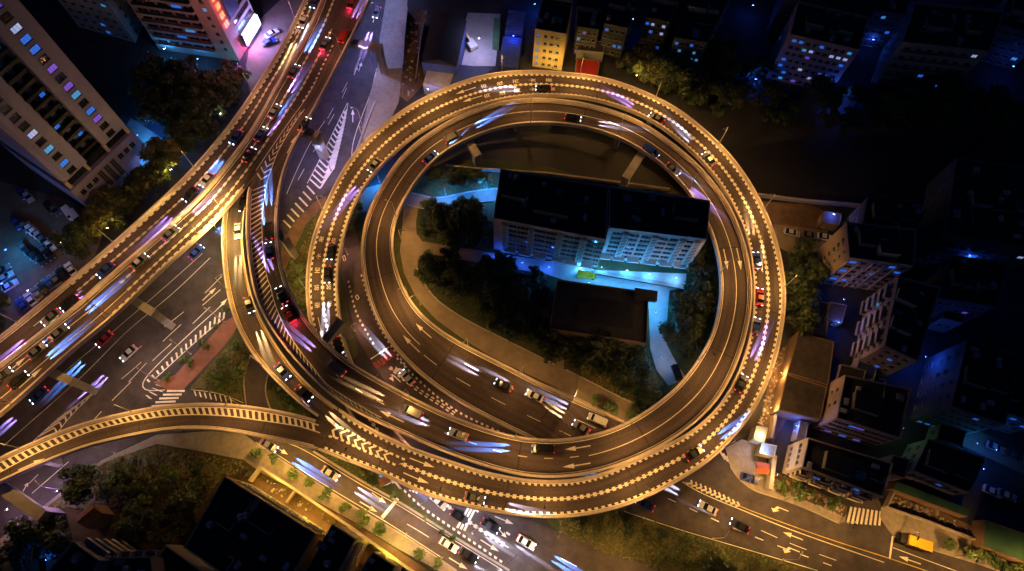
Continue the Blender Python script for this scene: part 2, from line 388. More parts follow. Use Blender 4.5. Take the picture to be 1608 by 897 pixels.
patch('grass', 'grass', [(540, 380), (556, 340), (580, 300), (600, 300), (580, 350), (575, 410), (550, 400)], .02, 'stuff')
patch('river', 'river_mud', [(560, 320), (620, 240), (720, 200), (860, 190), (960, 215), (1060, 250), (1300, 215), (1700, 230), (1700, 330), (1400, 330), (1230, 315), (1080, 300), (960, 290), (860, 262), (760, 250), (690, 262), (650, 290), (600, 310)], .03)
# asphalt at street level --------------------------------------------
patch('main_road', 'ground_asphalt', [(-140, 560), (57, 520), (200, 400), (330, 310), (400, 190), (460, 60), (500, -90), (650, -90), (606, 0), (596, 60), (593, 107), (580, 150), (562, 235), (530, 292), (494, 314), (462, 345), (446, 372), (430, 420), (390, 470), (351, 499), (284, 559), (240, 599), (262, 613), (300, 611), (360, 630), (388, 642), (380, 668), (330, 676), (242, 682), (159, 722), (66, 795), (0, 846), (-160, 960)], .04, smooth=False)
patch('side_street', 'ground_asphalt', [(440, 545), (410, 550), (394, 558), (385, 580), (383, 600), (386, 634), (392, 664), (402, 696), (450, 728), (500, 760), (550, 792), (614, 829), (650, 851), (717, 896), (770, 930), (870, 930), (800, 896), (718, 846), (668, 814), (624, 787), (567, 755), (492, 709), (440, 668), (423, 640), (416, 612), (421, 589), (436, 566)], .05, smooth=False)
patch('exit_road', 'ground_asphalt', [(590, 720), (617, 754), (633, 772), (667, 804), (700, 827), (734, 849), (767, 871), (804, 896), (860, 930), (1130, 930), (1037, 897), (1000, 882), (955, 867), (907, 849), (867, 832), (820, 813), (740, 770), (690, 735)], .045, smooth=False)
patch('entry_road', 'ground_asphalt', [(556, 352), (547, 357), (536, 390), (534, 425), (545, 470), (560, 530), (581, 565), (601, 593), (640, 645), (720, 700), (830, 760), (930, 795), (974, 800), (1068, 829), (1200, 869), (1289, 895), (1340, 912), (1500, 960), (1750, 1010), (1750, 960), (1608, 911), (1531, 884), (1471, 866), (1404, 843), (1393, 830), (1382, 812), (1388, 790), (1345, 770), (1330, 795), (1327, 819), (1319, 823), (1257, 795), (1207, 778), (1184, 771), (1160, 753), (1147, 733), (1139, 712), (1120, 690), (1040, 690), (982, 664), (899, 627), (843, 601), (800, 578), (734, 545), (690, 530), (640, 530), (600, 470), (575, 430), (567, 400)], .048, smooth=False)
patch('entry_road_kerb_lane', 'ground_asphalt', [(1140, 700), (1180, 680), (1190, 640), (1160, 640), (1120, 690)], .05, smooth=False)
# paths and pavements --------------------------------------------------
patch('path', 'path_concrete', [(634, 322), (657, 327), (653, 349), (654, 367), (663, 379), (705, 386), (757, 394), (764, 414), (719, 407), (684, 400), (666, 401), (656, 409), (655, 421), (664, 441), (684, 469), (700, 480), (728, 500), (768, 520), (800, 537), (872, 573), (924, 598), (972, 623), (1030, 648), (1000, 672), (985, 664), (909, 626), (856, 600), (800, 574), (768, 558), (721, 528), (684, 501), (654, 468), (634, 428), (628, 394), (632, 350)], .09, smooth=False, thick=.12)
patch('path', 'path_concrete', [(879, 524), (889, 525), (885, 580), (873, 575)], .10, smooth=False)
patch('driveway', 'path_concrete', [(560, 300), (600, 288), (630, 298), (646, 304), (681, 311), (702, 309), (739, 301), (784, 296), (800, 296), (800, 312), (775, 316), (731, 320), (700, 328), (666, 328), (640, 322), (590, 330), (560, 335)], .07, smooth=False)
patch('forecourt', 'pale_concrete', [(757, 395), (778, 398), (905, 416), (936, 424), (1078, 430), (1076, 452), (1052, 456), (1050, 471), (1048, 500), (1044, 525), (1047, 541), (1061, 568), (1078, 594), (1050, 606), (1031, 581), (1021, 547), (1019, 487), (1013, 463), (903, 446), (860, 431), (765, 415)], .08, smooth=False, thick=.1)
patch('car_park', 'car_park_dirt', [(-80, 270), (0, 285), (100, 312), (170, 345), (150, 400), (110, 442), (60, 475), (25, 511), (0, 532), (-80, 590)], .03, smooth=False)
patch('pavement', 'red_brick_paving', [(262, 612), (240, 600), (274, 589), (317, 544), (352, 505), (366, 498), (372, 512), (366, 526), (339, 559), (302, 598), (288, 611)], .13, smooth=False, thick=.15)
patch('pavement', 'brown_earth', [(446, 376), (462, 348), (492, 318), (512, 308), (510, 322), (480, 352), (462, 390), (446, 425), (440, 400)], .13, smooth=False, thick=.15)
patch('pavement', 'pavement_slab', [(609, -60), (606, 0), (596, 60), (593, 107), (580, 150), (562, 235), (545, 270), (580, 250), (607, 200), (626, 160), (632, 105), (640, 0), (650, -60)], .13, smooth=False, thick=.15)
patch('pavement', 'pavement_slab', [(245, 683), (330, 677), (382, 681), (402, 696), (450, 728), (500, 760), (550, 792), (614, 829), (650, 851), (717, 896), (770, 930), (740, 930), (690, 897), (625, 862), (560, 822), (480, 778), (412, 744), (382, 722), (300, 706), (246, 697), (162, 727), (75, 795), (0, 862), (0, 846), (66, 796), (159, 723)], .13, smooth=False, thick=.15)
patch('pavement', 'pavement_slab', [(1139, 703), (1147, 733), (1160, 753), (1184, 771), (1207, 778), (1257, 795), (1319, 823), (1327, 819), (1330, 797), (1326, 812), (1262, 785), (1215, 768), (1206, 735), (1200, 700), (1165, 690)], .13, smooth=False, thick=.15)
patch('pavement', 'pavement_slab', [(1382, 812), (1393, 830), (1404, 843), (1471, 866), (1531, 884), (1608, 911), (1700, 940), (1700, 900), (1608, 873), (1541, 850), (1470, 820), (1405, 800), (1384, 796)], .13, smooth=False, thick=.15)
patch('yard', 'pale_concrete', [(735, 20), (786, 22), (778, 104), (716, 104), (722, 60)], .05, smooth=False)
patch('yard', 'brown_earth', [(628, 20), (672, 15), (668, 130), (640, 160), (626, 150)], .05, smooth=False)
patch('yard', 'brown_earth', [(1196, 316), (1275, 322), (1330, 350), (1270, 372), (1215, 352)], .04, smooth=False)
patch('yard', 'path_concrete', [(1214, 352), (1300, 362), (1290, 395), (1240, 398), (1222, 388)], .05, smooth=False)
patch('yard', 'brown_earth', [(1215, 560), (1260, 520), (1240, 650), (1200, 720), (1190, 680), (1205, 610)], .04, smooth=False)
patch('yard', 'brown_earth', [(1215, 740), (1260, 760), (1330, 795), (1326, 816), (1262, 788), (1212, 770)], .06, smooth=False)
patch('yard', 'brown_earth', [(1388, 770), (1470, 800), (1545, 835), (1542, 850), (1470, 818), (1396, 795)], .06, smooth=False)
patch('yard', 'brown_earth', [(412, 746), (480, 780), (560, 824), (625, 864), (700, 915), (560, 960), (480, 850), (380, 770)], .05, smooth=False)
patch('yard', 'path_concrete', [(398, 40), (440, 0), (480, -30), (470, 40), (430, 100), (395, 155), (385, 110)], .04, smooth=False)
patch('alley', 'path_concrete', [(205, 185), (290, 240), (272, 262), (245, 262), (190, 215)], .04, smooth=False)
patch('lane', 'path_concrete', [(1455, 365), (1530, 385), (1640, 400), (1640, 425), (1530, 405), (1465, 388)], .04, smooth=False)
patch('lane', 'path_concrete', [(1500, 660), (1640, 725), (1640, 760), (1500, 695)], .04, smooth=False)

# street-level kerbs: low raised strips along the roads
def kerb(pts, w=.3, h=.2, name='kerb', m='kerb_stone', z=0.04, sig=1.5):
    e = edge(pts, z, sig); mb = MB(); n = len(e)
    for i in range(n):
        a = e[max(0, i-1)]; b = e[min(n-1, i+1)]; d = b-a; d /= np.linalg.norm(d[:2]); nx, ny = -d[1], d[0]
        for o, dz in ((-w/2, -.03), (-w/2, h), (w/2, h), (w/2, -.03)): mb.v.append((e[i, 0]+nx*o, e[i, 1]+ny*o, z+dz))
    for i in range(n-1):
        for q in range(3):
            k = i*4+q; mb.f.append((k, k+1, k+5, k+4)); mb.mi.append(0)
    mb.f += [(0, 1, 2, 3), ((n-1)*4+3, (n-1)*4+2, (n-1)*4+1, (n-1)*4)]; mb.mi += [0, 0]
    o = mb.build(name, m); o['kind'] = 'structure'; return o
kerb([(402, 695), (450, 728), (500, 760), (550, 792), (614, 829), (650, 851), (717, 896)])
kerb([(492, 709), (567, 755), (624, 787), (668, 814), (718, 846), (800, 896)], w=.5)
kerb([(383, 600), (386, 634), (392, 655)]); kerb([(394, 558), (386, 578), (383, 600)]); kerb([(421, 589), (416, 610), (423, 640), (432, 655)])
kerb([(646, 303), (681, 311), (702, 309), (739, 301), (784, 296)], z=.07); kerb([(640, 322), (666, 328), (700, 328), (731, 320), (775, 316)], z=.07)
kerb([(1404, 843), (1471, 866), (1531, 884), (1608, 911)]); kerb([(1147, 733), (1160, 753), (1184, 771), (1207, 778), (1257, 795), (1319, 823)])
kerb([(846, 602), (909, 628), (985, 666)], w=.6, h=.5); kerb([(590, 160), (578, 190), (560, 239)], w=.5, h=.7)
kerb([(655, 421), (664, 441), (684, 469), (728, 500), (800, 537), (872, 573)], z=.1); kerb([(889, 581), (924, 598), (972, 623), (1022, 645)], z=.1)

# ================================================================== ELEVATED ROADS
HWL = [(-330, 770), (-220, 691), (-110, 612), (-60, 576), (0, 532), (25, 513), (52, 490), (80, 466), (100, 450), (150, 409), (201, 365), (247, 321), (272, 300), (307, 264), (334, 232), (359, 202), (379, 175), (396, 150), (417, 115), (435, 89), (450, 62), (462, 37), (475, 10), (480, 0), (493, -35), (506, -70), (518, -104), (557, -214), (596, -324)]
SEAM = [(389, 291), (417, 249), (442, 212), (464, 180), (489, 149), (502, 120), (514, 94), (527, 70), (540, 42), (556, 5), (568, -28), (580, -62), (592, -98), (631, -208), (670, -318)]
HWR = [(-330, 895), (-220, 817), (-110, 738), (-60, 702), (0, 655), (45, 616), (62, 600), (117, 549), (167, 510), (209, 472), (230, 449), (272, 410), (300, 384), (334, 354), (354, 332), (377, 307)]+SEAM
Z_HW = 14.0
hw = Deck(HWL, HWR, Z_HW, sig=5)
INL = [(862, 703), (845, 696), (832, 689), (767, 658), (717, 630), (672, 600), (639, 570), (617, 547), (597, 515), (582, 483), (574, 450), (567, 413), (567, 384), (572, 355), (582, 323), (597, 297), (617, 263), (640, 237), (674, 211), (707, 192), (742, 177), (784, 164), (834, 158), (867, 159), (917, 166), (982, 184), (1024, 206), (1063, 235), (1092, 260), (1120, 291), (1143, 325), (1159, 362), (1171, 399), (1177, 440), (1178, 470), (1174, 500), (1164, 542), (1151, 578), (1136, 610), (1111, 643), (1081, 670), (1043, 696), (1000, 717), (950, 736), (900, 746), (850, 748), (800, 741), (750, 727), (700, 710), (667, 697), (633, 682), (600, 667), (584, 661), (550, 643), (524, 625), (499, 604), (475, 579), (452, 552), (432, 526), (414, 497), (401, 467), (397, 449), (391, 409), (388, 384), (387, 355), (388, 335), (390, 312)]+SEAM
INR = [(1012, 679), (1000, 673), (982, 664), (899, 626), (843, 600), (800, 577), (734, 544), (694, 521), (654, 487), (632, 450), (619, 409), (615, 384), (617, 358), (626, 332), (643, 303), (674, 260), (707, 234), (742, 217), (790, 200), (850, 194), (900, 198), (934, 204), (973, 218), (1007, 237), (1040, 260), (1068, 288), (1088, 313), (1115, 362), (1125, 399), (1131, 433), (1131, 467), (1127, 494), (1120, 520), (1107, 548), (1090, 575), (1067, 604), (1042, 626), (1017, 645), (989, 662), (950, 679), (917, 687), (867, 692), (809, 687), (767, 675), (734, 664), (700, 651), (650, 626), (617, 609), (592, 595), (567, 581), (534, 559), (500, 526), (475, 493), (457, 461), (449, 444), (442, 417), (437, 382), (435.5, 342), (438, 315), (441, 295), (450, 260), (467, 222), (488, 184), (507, 150), (530, 105), (552, 62), (569, 28), (582, 0), (594, -30), (606, -64), (618, -98), (657, -208), (696, -318)]
ZIN = [(845, 696, .12), (672, 600, .9), (574, 450, 3.2), (582, 323, 5.2), (707, 192, 7.2), (867, 159, 8.8), (1024, 206, 10.2), (1143, 325, 11.4), (1178, 470, 12.3), (1081, 670, 13.2), (900, 746, 13.7), (700, 710, 13.9), (475, 579, 14.0), (388, 384, 14.0), (442, 212, 14.0), (592, -98, 14.0)]
inn = Deck(INL, INR, ZIN, sig=4, zoff=-.012)
OUL = [(534, 643), (550, 654), (584, 674), (617, 690), (651, 706), (700, 722), (734, 735), (767, 746), (817, 755), (850, 759), (900, 757), (942, 749), (984, 730), (1028, 709), (1057, 698), (1091, 677), (1118, 654), (1138, 630), (1155, 600), (1168, 567), (1174, 549), (1182, 509), (1185, 475), (1184, 440), (1180, 400), (1172, 367), (1158, 334), (1140, 300), (1118, 270), (1100, 250), (1074, 226), (1040, 199), (1007, 180), (968, 165), (917, 153), (867, 149), (817, 151), (767, 161), (716, 178), (674, 200), (640, 222), (607, 254), (581, 282), (567, 303), (554, 328), (544.5, 357), (537, 389), (532, 417), (530, 450), (534, 492), (539, 524), (547, 554), (559, 582), (590, 634), (635, 692), (690, 745), (735, 778)]
OUR = [(500, 707), (542, 724), (584, 739), (610, 750), (667, 779), (717, 792), (767, 805), (817, 811), (867, 815), (917, 811), (967, 800), (1017, 782), (1068, 754), (1080, 748), (1115, 725), (1140, 700), (1167, 670), (1191, 633), (1209, 592), (1221, 553), (1231, 500), (1233, 467), (1230, 430), (1224, 399), (1212, 357), (1191, 312), (1171, 278), (1157, 259), (1141, 239), (1104, 204), (1057, 168), (1007, 144), (973, 131), (940, 122), (917, 119), (850, 113), (800, 114), (750, 122), (707, 137), (657, 160), (617, 186), (567, 229), (534, 275), (522, 301), (504, 338), (492, 370), (484, 407), (481, 449), (483, 492), (489, 520), (502, 556), (530, 615), (568, 680), (605, 738), (628, 768)]
ZOU = [(534, 643, 12.6), (700, 722, 13.0), (900, 757, 12.8), (1091, 677, 12.2), (1185, 475, 11.0), (1118, 270, 9.8), (968, 165, 8.6), (817, 151, 7.6), (640, 222, 6.2), (554, 328, 4.8), (530, 450, 3.2), (547, 554, 1.6), (635, 692, .3), (735, 778, .1)]
ZOUR = [(500, 707, 12.6), (667, 779, 13.0), (867, 815, 12.8), (1115, 725, 12.2), (1233, 467, 11.0), (1157, 259, 9.8), (973, 131, 8.6), (800, 114, 7.6), (617, 186, 6.2), (504, 338, 4.8), (481, 449, 3.2), (502, 556, 1.6), (568, 680, .3), (628, 768, .1)]
class Deck2(Deck): pass
def deck_two(Lp, Rp, zl, zr, sig=4., zoff=0.):
    """as Deck, with height anchors given for each edge"""
    keep = edge
    seq = [zl, zr]
    def e2(pts, za, sg): return keep(pts, seq.pop(0), sg)
    globals()['edge'] = e2
    try: d = Deck(Lp, Rp, None, sig, zoff)
    finally: globals()['edge'] = keep
    return d
out = deck_two(OUL, OUR, ZOU, ZOUR)
ZINR = [(1000, 673, .12), (800, 577, .9), (632, 450, 3.2), (626, 332, 5.2), (742, 217, 7.2), (850, 194, 8.8), (1007, 237, 10.2), (1115, 362, 11.4), (1131, 467, 12.3), (1042, 626, 13.2), (867, 692, 13.7), (700, 651, 13.9), (500, 526, 14.0), (437, 382, 14.0), (450, 260, 14.0), (618, -98, 14.0)]
inn = deck_two(INL, INR, ZIN, ZINR, zoff=-.012)
def shift_left(D, a, b, m):
    """move the left edge outwards by m metres between two distances"""
    k = np.clip(np.minimum((D.s-a)/25., (b-D.s)/25.), 0, 1)[:, None]*m; v = D.L-D.R; v[:, 2] = 0; v /= np.linalg.norm(v, axis=1)[:, None]; D.L = D.L+v*k; D.C = (D.L+D.R)/2; D.W = np.linalg.norm(D.R[:, :2]-D.L[:, :2], axis=1)
shift_left(inn, inn.near(620, 262)[0], inn.near(640, 681)[0], .42); shift_left(out, out.near(640, 700)[0], out.near(640, 215)[0], .42)
BL = [(418, 262), (404, 284), (394, 302), (388, 318), (384, 345), (383, 384), (387, 420), (393, 449), (399, 475), (410, 500), (425, 526), (443, 556), (462, 580), (483, 603), (517, 632), (534, 643)]
BR = [(384, 252), (370, 278), (360, 302), (355, 320), (351, 338), (349, 367), (350, 400), (355, 447), (367, 500), (386, 539), (401, 564), (434, 599), (467, 632), (494, 652), (508, 661), (520, 669)]
ramp_b = deck_two(BL, BR, [(418, 262, 8.5), (384, 345, 9.2), (443, 556, 12.0), (534, 643, 12.6)], [(384, 252, 8.5), (351, 338, 9.2), (401, 564, 12.0), (520, 669, 12.6)], zoff=-.004)
DL = [(-300, 885), (-200, 829), (-110, 778), (-60, 750), (0, 720), (50, 697), (100, 676), (150, 660), (201, 648), (250, 638), (300, 634), (350, 634), (401, 639), (450, 648), (494, 657), (508, 663), (520, 669)]
DR = [(-300, 929), (-200, 873), (-110, 822), (-60, 792), (0, 758), (25, 747), (67, 729), (100, 715), (150, 698), (201, 687), (250, 677), (300, 673), (334, 674), (376, 680), (417, 689), (468, 698), (500, 707)]
ramp_d = deck_two(DL, DR, [(-300, 885, 9.5), (250, 638, 11.5), (520, 669, 12.6)], [(-300, 929, 9.5), (250, 677, 11.5), (500, 707, 12.6)], zoff=-.008)

def viaduct(name, label, D, walls, group=None):
    t = thing(name, label, 'elevated road', tuple(D.C[0][:2])+(0,), 0)
    off = Vector((D.C[0][0], D.C[0][1], 0)); t.location = (0, 0, 0)
    link('deck', D.slab(), t)
    for side, d0, d1 in walls: D.wall(side, d0, d1).build('parapet', 'parapet_concrete', t)
    d = 14.
    while d < D.len-5:
        jm = Paint(.006); jm.quad(D.at(d, 0, .5), D.at(d, 1, -.5), D.at(d+.22, 1, -.5), D.at(d+.22, 0, .5)); d += 29.
        jm.mb.build('expansion_joint', 'joint', t)
    return t
def near_i(D, px, py): return D.near(px, py)[0]
t_hw = viaduct('elevated_highway', 'straight elevated highway with two carriageways and a concrete median running diagonally beside the loop', hw,
               [('L', 0, hw.len), ('R', 0, near_i(hw, 386, 296))])
d_gore = near_i(inn, 396, 292)
t_in = viaduct('loop_ramp', 'inner loop ramp with plain solid centre line curling round the dark apartment block', inn,
               [('L', 0, d_gore), ('R', 0, inn.len)])
t_out = viaduct('loop_ramp', 'outer loop ramp with beaded lane line and toothed edge lines round the whole interchange', out,
                [('L', 0, out.len), ('R', 0, out.len)])
t_b = viaduct('slip_ramp', 'narrow curved slip ramp coming from beneath the highway and hugging the hatched gore', ramp_b,
              [('L', 0, ramp_b.len), ('R', 0, ramp_b.len-3.2)])
t_d = viaduct('slip_ramp', 'arched slip ramp with a golden ladder hatch, joining the loop at the pointed gore', ramp_d,
              [('L', 0, ramp_d.len-3.2), ('R', 0, ramp_d.len)])
# median of the highway
def ribbon(pts, z, w, h, m, name, parent, sig=4):
    e = edge(pts, z, sig); mb = MB(); n = len(e)
    for i in range(n):
        a = e[max(0, i-1)]; b = e[min(n-1, i+1)]; d = b-a; d /= np.linalg.norm(d[:2]); nx, ny = -d[1], d[0]
        for o, dz in ((-w/2, .0), (-w*.22, h), (w*.22, h), (w/2, .0)): mb.v.append((e[i, 0]+nx*o, e[i, 1]+ny*o, z+dz))
    for i in range(n-1):
        for q in range(3):
            k = i*4+q; mb.f.append((k, k+1, k+5, k+4)); mb.mi.append(0)
    return mb.build(name, m, parent)
MED = [(-330, 813), (-220, 734), (-110, 655), (-60, 620), (0, 576), (67, 524), (124, 480), (159, 448), (217, 399), (268, 355), (300, 326), (320, 306), (350, 270), (377, 236), (401, 201), (421, 167), (433, 143), (456, 104), (477, 67), (494, 32), (507, 0), (520, -35), (533, -70), (546, -104), (585, -214), (624, -324)]
ribbon(MED, 14.005, 1.1, .85, 'parapet_concrete', 'median_barrier', t_hw)

# ---- markings
def fr(D, px, py): return D.near(px, py)
pm = Paint()       # highway
S = lambda D, x, y: D.near(x, y)[0]
h0, h1 = 0, hw.len; dA = S(hw, 120, 490); dTop = hw.len-2
dG = S(hw, 389, 291)
medf = [(S(hw, x, y), hw.near(x, y)[1]) for x, y in MED[1:-1]]
mf = lambda d: float(np.interp(d, [m[0] for m in medf], [m[1] for m in medf]))
class Lane:          # a sub-strip of a deck between two fractions
    def __init__(s, D, f0, f1): s.D, s.f0, s.f1, s.len = D, f0, f1, D.len
    def at(s, d, f, off=0.):
        a, b = s.f0(d), s.f1(d); return s.D.at(d, a+(b-a)*f, off)
hl = Lane(hw, lambda d: 0., mf); hr = Lane(hw, mf, lambda d: 1.)
d_s = S(hw, 125, 462); 
pm.line(hl, 0, .9, h0, d_s, .2); pm.teeth(hl, 0, .75, d_s, dTop, 1.9, 1.25, .5); pm.line(hl, 0, .72, d_s, dTop, .18)
pm.dash(hl, .5, 0, h0, d_s, 6, 9, .18); pm.beads(hl, .5, 0, d_s, dTop, 2.0, 1.15, .6); pm.dash(hl, .93, 0, d_s-60, d_s, 6, 9, .18)
pm.line(hl, 1, -.95, h0, dTop, .16)
pm.line(hr, 0, .95, h0, dTop, .16)
pm.line(hr, .34, 0, h0, S(hw, 185, 442), .18); pm.beads(hr, .34, 0, S(hw, 185, 442), dTop, 2.0, 1.15, .62)
pm.line(hr, .66, 0, h0, S(hw, 195, 455), .18); pm.beads(hr, .66, 0, S(hw, 195, 455), S(hw, 540, 45), 2.0, 1.15, .62)
pm.line(hr, 1, -.95, h0, S(hw, 180, 500), .2); pm.teeth(hr, 1, -1.3, S(hw, 180, 500), dG-2, 1.9, 1.25, .5); pm.line(hr, 1, -.78, S(hw, 180, 500), dG, .18)
pm.line(hr, 1, -.35, dG+4, S(hw, 500, 122), .18); pm.teeth(hr, 1, -.8, S(hw, 480, 160), S(hw, 530, 66), 1.6, .9, .5)
for px, py in ((468, 45), (481, 52)): d, f = hw.near(px, py); pm.arrow(hw, d+3, f, -1, 6)
for px, py in ((25, 574), (45, 596)): d, f = hw.near(px, py); pm.arrow(hw, d-3, f, 1, 6)
pm.build(t_hw)

pi = Paint()       # inner loop
pi.line(inn, 0, .85, 6, d_gore-2, .16)
pi.line(inn, 1, -.85, 6, inn.len-2, .16)
e_in = S(inn, 694, 560)
d_sol0 = S(inn, 655, 545); d_sol1 = S(inn, 925, 715)
pi.line(inn, .47, 0, d_sol0, d_sol1, .17)
pi.dash(inn, .36, 0, 4, d_sol0-2, 4, 6, .16); pi.dash(inn, .68, 0, 4, d_sol0-12, 4, 6, .16)
pi.dash(inn, .5, 0, d_sol1+2, S(inn, 520, 570), 2.0, 3.8, .16)
for px, py in ((665, 520), (645, 540)): d, f = inn.near(px, py); pi.arrow(inn, d-3, f, 1, 6)
for px, py in ((1140, 408), (1161, 408)): d, f = inn.near(px, py); pi.arrow(inn, d-3, f, 1, 6)
for px, py in ((905, 704), (907, 731), (617, 655), (441, 474), (458, 227)): d, f = inn.near(px, py); pi.arrow(inn, d-3, f, 1, 6)
# gore hatching between the left edge and the lane
RL = [(597, 655), (567, 638), (534, 618), (509, 600), (492, 577), (467, 545), (447, 513), (433, 481), (425, 450), (421, 442), (414, 400), (411.5, 367), (412, 333), (416, 308), (417, 299), (426, 267), (437, 237), (451, 212), (466, 188), (478, 172)]
rl = [inn.near(x, y) for x, y in RL]; rds = [a[0] for a in rl]; rfs = [a[1] for a in rl]
rf = lambda d: float(np.interp(d, rds, rfs))
hatch = Lane(inn, lambda d: 0., rf); ds0, ds1 = min(rds), max(rds)
pi.line(hatch, 1, 0, ds0, ds1, .2)
d = ds0+1
while d < d_gore+1:
    w0 = .5
    a0, a1 = hatch.at(d, 0, .75), hatch.at(d, 0, .75); 
    pi.quad(hatch.at(d-1.0, 0, .85), hatch.at(d-.62, 0, .85), hatch.at(d+1.2, 1), hatch.at(d+.82, 1)); d += 1.35
d = d_gore+2
while d < ds1-1:
    pi.quad(hatch.at(d+1.6, 0, .3), hatch.at(d+2.1, 0, .3), hatch.at(d+.5, .55), hatch.at(d, .55))
    pi.quad(hatch.at(d, .55), hatch.at(d+.5, .55), hatch.at(d+2.1, 1), hatch.at(d+1.6, 1)); d += 1.9
pi.build(t_in)

po = Paint()       # outer loop
dm1 = S(out, 640, 715)
po.teeth(out, 0, .75, 1, out.len-30); po.line(out, 0, .72, 1, out.len-30, .16)
po.teeth(out, 1, -1.25, 1, out.len-30); po.line(out, 1, -.72, 1, out.len-30, .16)
po.beads(out, .5, 0, dm1, out.len-14)
# double chevron tail beyond the pointed gore
up = [out.near(x, y) for x, y in ((517, 662), (550, 677), (584, 697), (601, 707), (633, 723))]
lo = [out.near(x, y) for x, y in ((500, 679), (534, 690), (567, 702), (597, 714), (628, 727))]
fu = lambda d: float(np.interp(d, [a[0] for a in up], [a[1] for a in up])); fl_ = lambda d: float(np.interp(d, [a[0] for a in lo], [a[1] for a in lo]))
ch = Lane(out, fu, fl_); 
po.teeth(ch, 0, -.1, .5, dm1, 1.45, .9, .5); po.teeth(ch, 1, -.3, .5, dm1, 1.45, .9, .5)
d = .5
while d < dm1-4:
    po.quad(ch.at(d+1.2, 0), ch.at(d+1.8, 0), ch.at(d+.6, .5), ch.at(d, .5)); po.quad(ch.at(d, .5), ch.at(d+.6, .5), ch.at(d+1.8, 1), ch.at(d+1.2, 1)); d += 1.9
for px, py in ((650, 750), (660, 726)): d, f = out.near(px, py); po.arrow(out, d-3, f, 1, 6, 0)
for px, py, tn in ((732, 142, 0), (742, 155, 0), (503, 515, 0)): d, f = out.near(px, py); po.arrow(out, d-3, f, 1, 6, tn)
wm = po.mb
for lane in (((505, 374), (501, 399), (498.5, 424), (497, 450), (498, 476)), ((525, 374), (521, 399), (517, 424), (516, 448), (517, 474)),
             ((863, 126), (838, 126), (813, 127.5), (788, 130.5), (763, 134.5)), ((866, 140), (840, 140), (815, 142), (791, 146), (767, 150))):
    for ch_, (px, py) in zip('黄水西路南', lane):
        d, f = out.near(px, py); write_char(wm, ch_, out.at(d, f), out.dirn(d), 1.35, 2.5)
po.build(t_out)

pb = Paint()
pb.line(ramp_b, 0, .8, 1, ramp_b.len-1, .18, y=True); pb.line(ramp_b, 1, -.8, 1, ramp_b.len-6, .18, y=True); pb.build(t_b)
pd = Paint()
LD = [(0, 742), (50, 715), (100, 694), (150, 675), (200, 663), (267, 653), (334, 652), (401, 659), (467, 669), (500, 679)]
ld = [ramp_d.near(x, y) for x, y in LD]; lf = lambda d: float(np.interp(d, [a[0] for a in ld], [a[1] for a in ld]))
lad = Lane(ramp_d, lambda d: 0., lf)
pd.line(lad, 0, .85, 1, ramp_d.len-2, .22); pd.line(lad, 1, 0, 1, ramp_d.len-1, .22)
d = 2.
while d < ramp_d.len-3:
    pd.quad(lad.at(d, 0, .9), lad.at(d+.66, 0, .9), lad.at(d+1.5, 1), lad.at(d+.84, 1)); d += 1.42
pd.line(ramp_d, 1, -.75, 1, ramp_d.len-1, .14)
d, f = ramp_d.near(52, 728); pd.arrow(ramp_d, d-3, f, 1, 6)
pd.build(t_d)

# ---- piers and portal beams
def pier(t, x, y, ztop, w=1.7, d=1.3, rz=0):
    mb = MB(); mb.box((x, y, (ztop-1.9)/2), (d, w, ztop-1.9), rz); mb.box((x, y, ztop-1.75), (d*1.25, w*2.2, .5), rz); mb.build('pier', 'deck_concrete', t)
def portal(t, a, b, z, w=2.0, h=1.6, col=True):
    pa = P(*a, z); pb_ = P(*b, z); m = (pa+pb_)/2; L_ = (pb_-pa).length; rz = math.atan2(pb_.y-pa.y, pb_.x-pa.x)
    mb = MB(); mb.box((m.x, m.y, z-h/2), (L_+w, w, h), rz); mb.build('crossbeam', 'deck_concrete', t)
    if col:
        mb = MB(); mb.box((pb_.x, pb_.y, (z-h)/2), (w*.9, w*.9, z-h), rz); mb.build('pier', 'deck_concrete', t)
portal(t_hw, (548, 64), (594, 72), 11.6); portal(t_hw, (478, 205), (494, 210), 11.6, w=2.4); portal(t_hw, (196, 463), (236, 488), 11.6)
portal(t_hw, (70, 580), (106, 596), 11.6); portal(t_in, (506, 540), (532, 507), 11.9); portal(t_in, (430, 360), (444, 372), 11.6)
portal(t_in, (728, 208), (748, 240), 5.0, w=2.2, h=1.4); portal(t_in, (1008, 240), (985, 275), 8.0, w=2.2, h=1.4)
portal(t_d, (4, 768), (58, 806), 8.2, w=2.6, h=1.5)
for t, D, st, lo_, hi_ in ((t_in, inn, 30, 5.5, 13.3), (t_out, out, 30, 5.5, 12.7), (t_d, ramp_d, 28, 5, 13)):
    d = 20.
    while d < D.len-10:
        p = D.at(d, .5); v = D.dirn(d)
        if lo_ < p[2] < hi_: pier(t, p[0], p[1], p[2]-.3, rz=math.atan2(v[1], v[0]))
        d += st

# ---- painted markings on the streets
sp = Paint(.0)
def gpath(pts, z=.065, sig=2.): return edge(pts, z, sig)
class Line:
    def __init__(s, pts, z=.066, sig=2.):
        s.e = edge(pts, z, sig); s.s = np.concatenate([[0], np.cumsum(np.linalg.norm(np.diff(s.e[:, :2], axis=0), axis=1))]); s.len = s.s[-1]
    def at(s, d, f=0, off=0.):
        p = np.array([np.interp(d, s.s, s.e[:, c]) for c in range(3)]); a = np.array([np.interp(max(0, d-.6), s.s, s.e[:, c]) for c in range(3)]); b = np.array([np.interp(min(s.len, d+.6), s.s, s.e[:, c]) for c in range(3)])
        v = b-a; v /= max(1e-6, np.linalg.norm(v)); return p+np.array([v[1], -v[0], 0])*off
def sline(pts, w=.16, on=None, gap=None, y=False, off=0., z=.066):
    l = Line(pts, z)
    if on: sp.dash(l, 0, off, 0, l.len, on, gap, w)
    else: sp.line(l, 0, off, 0, l.len, w, y)
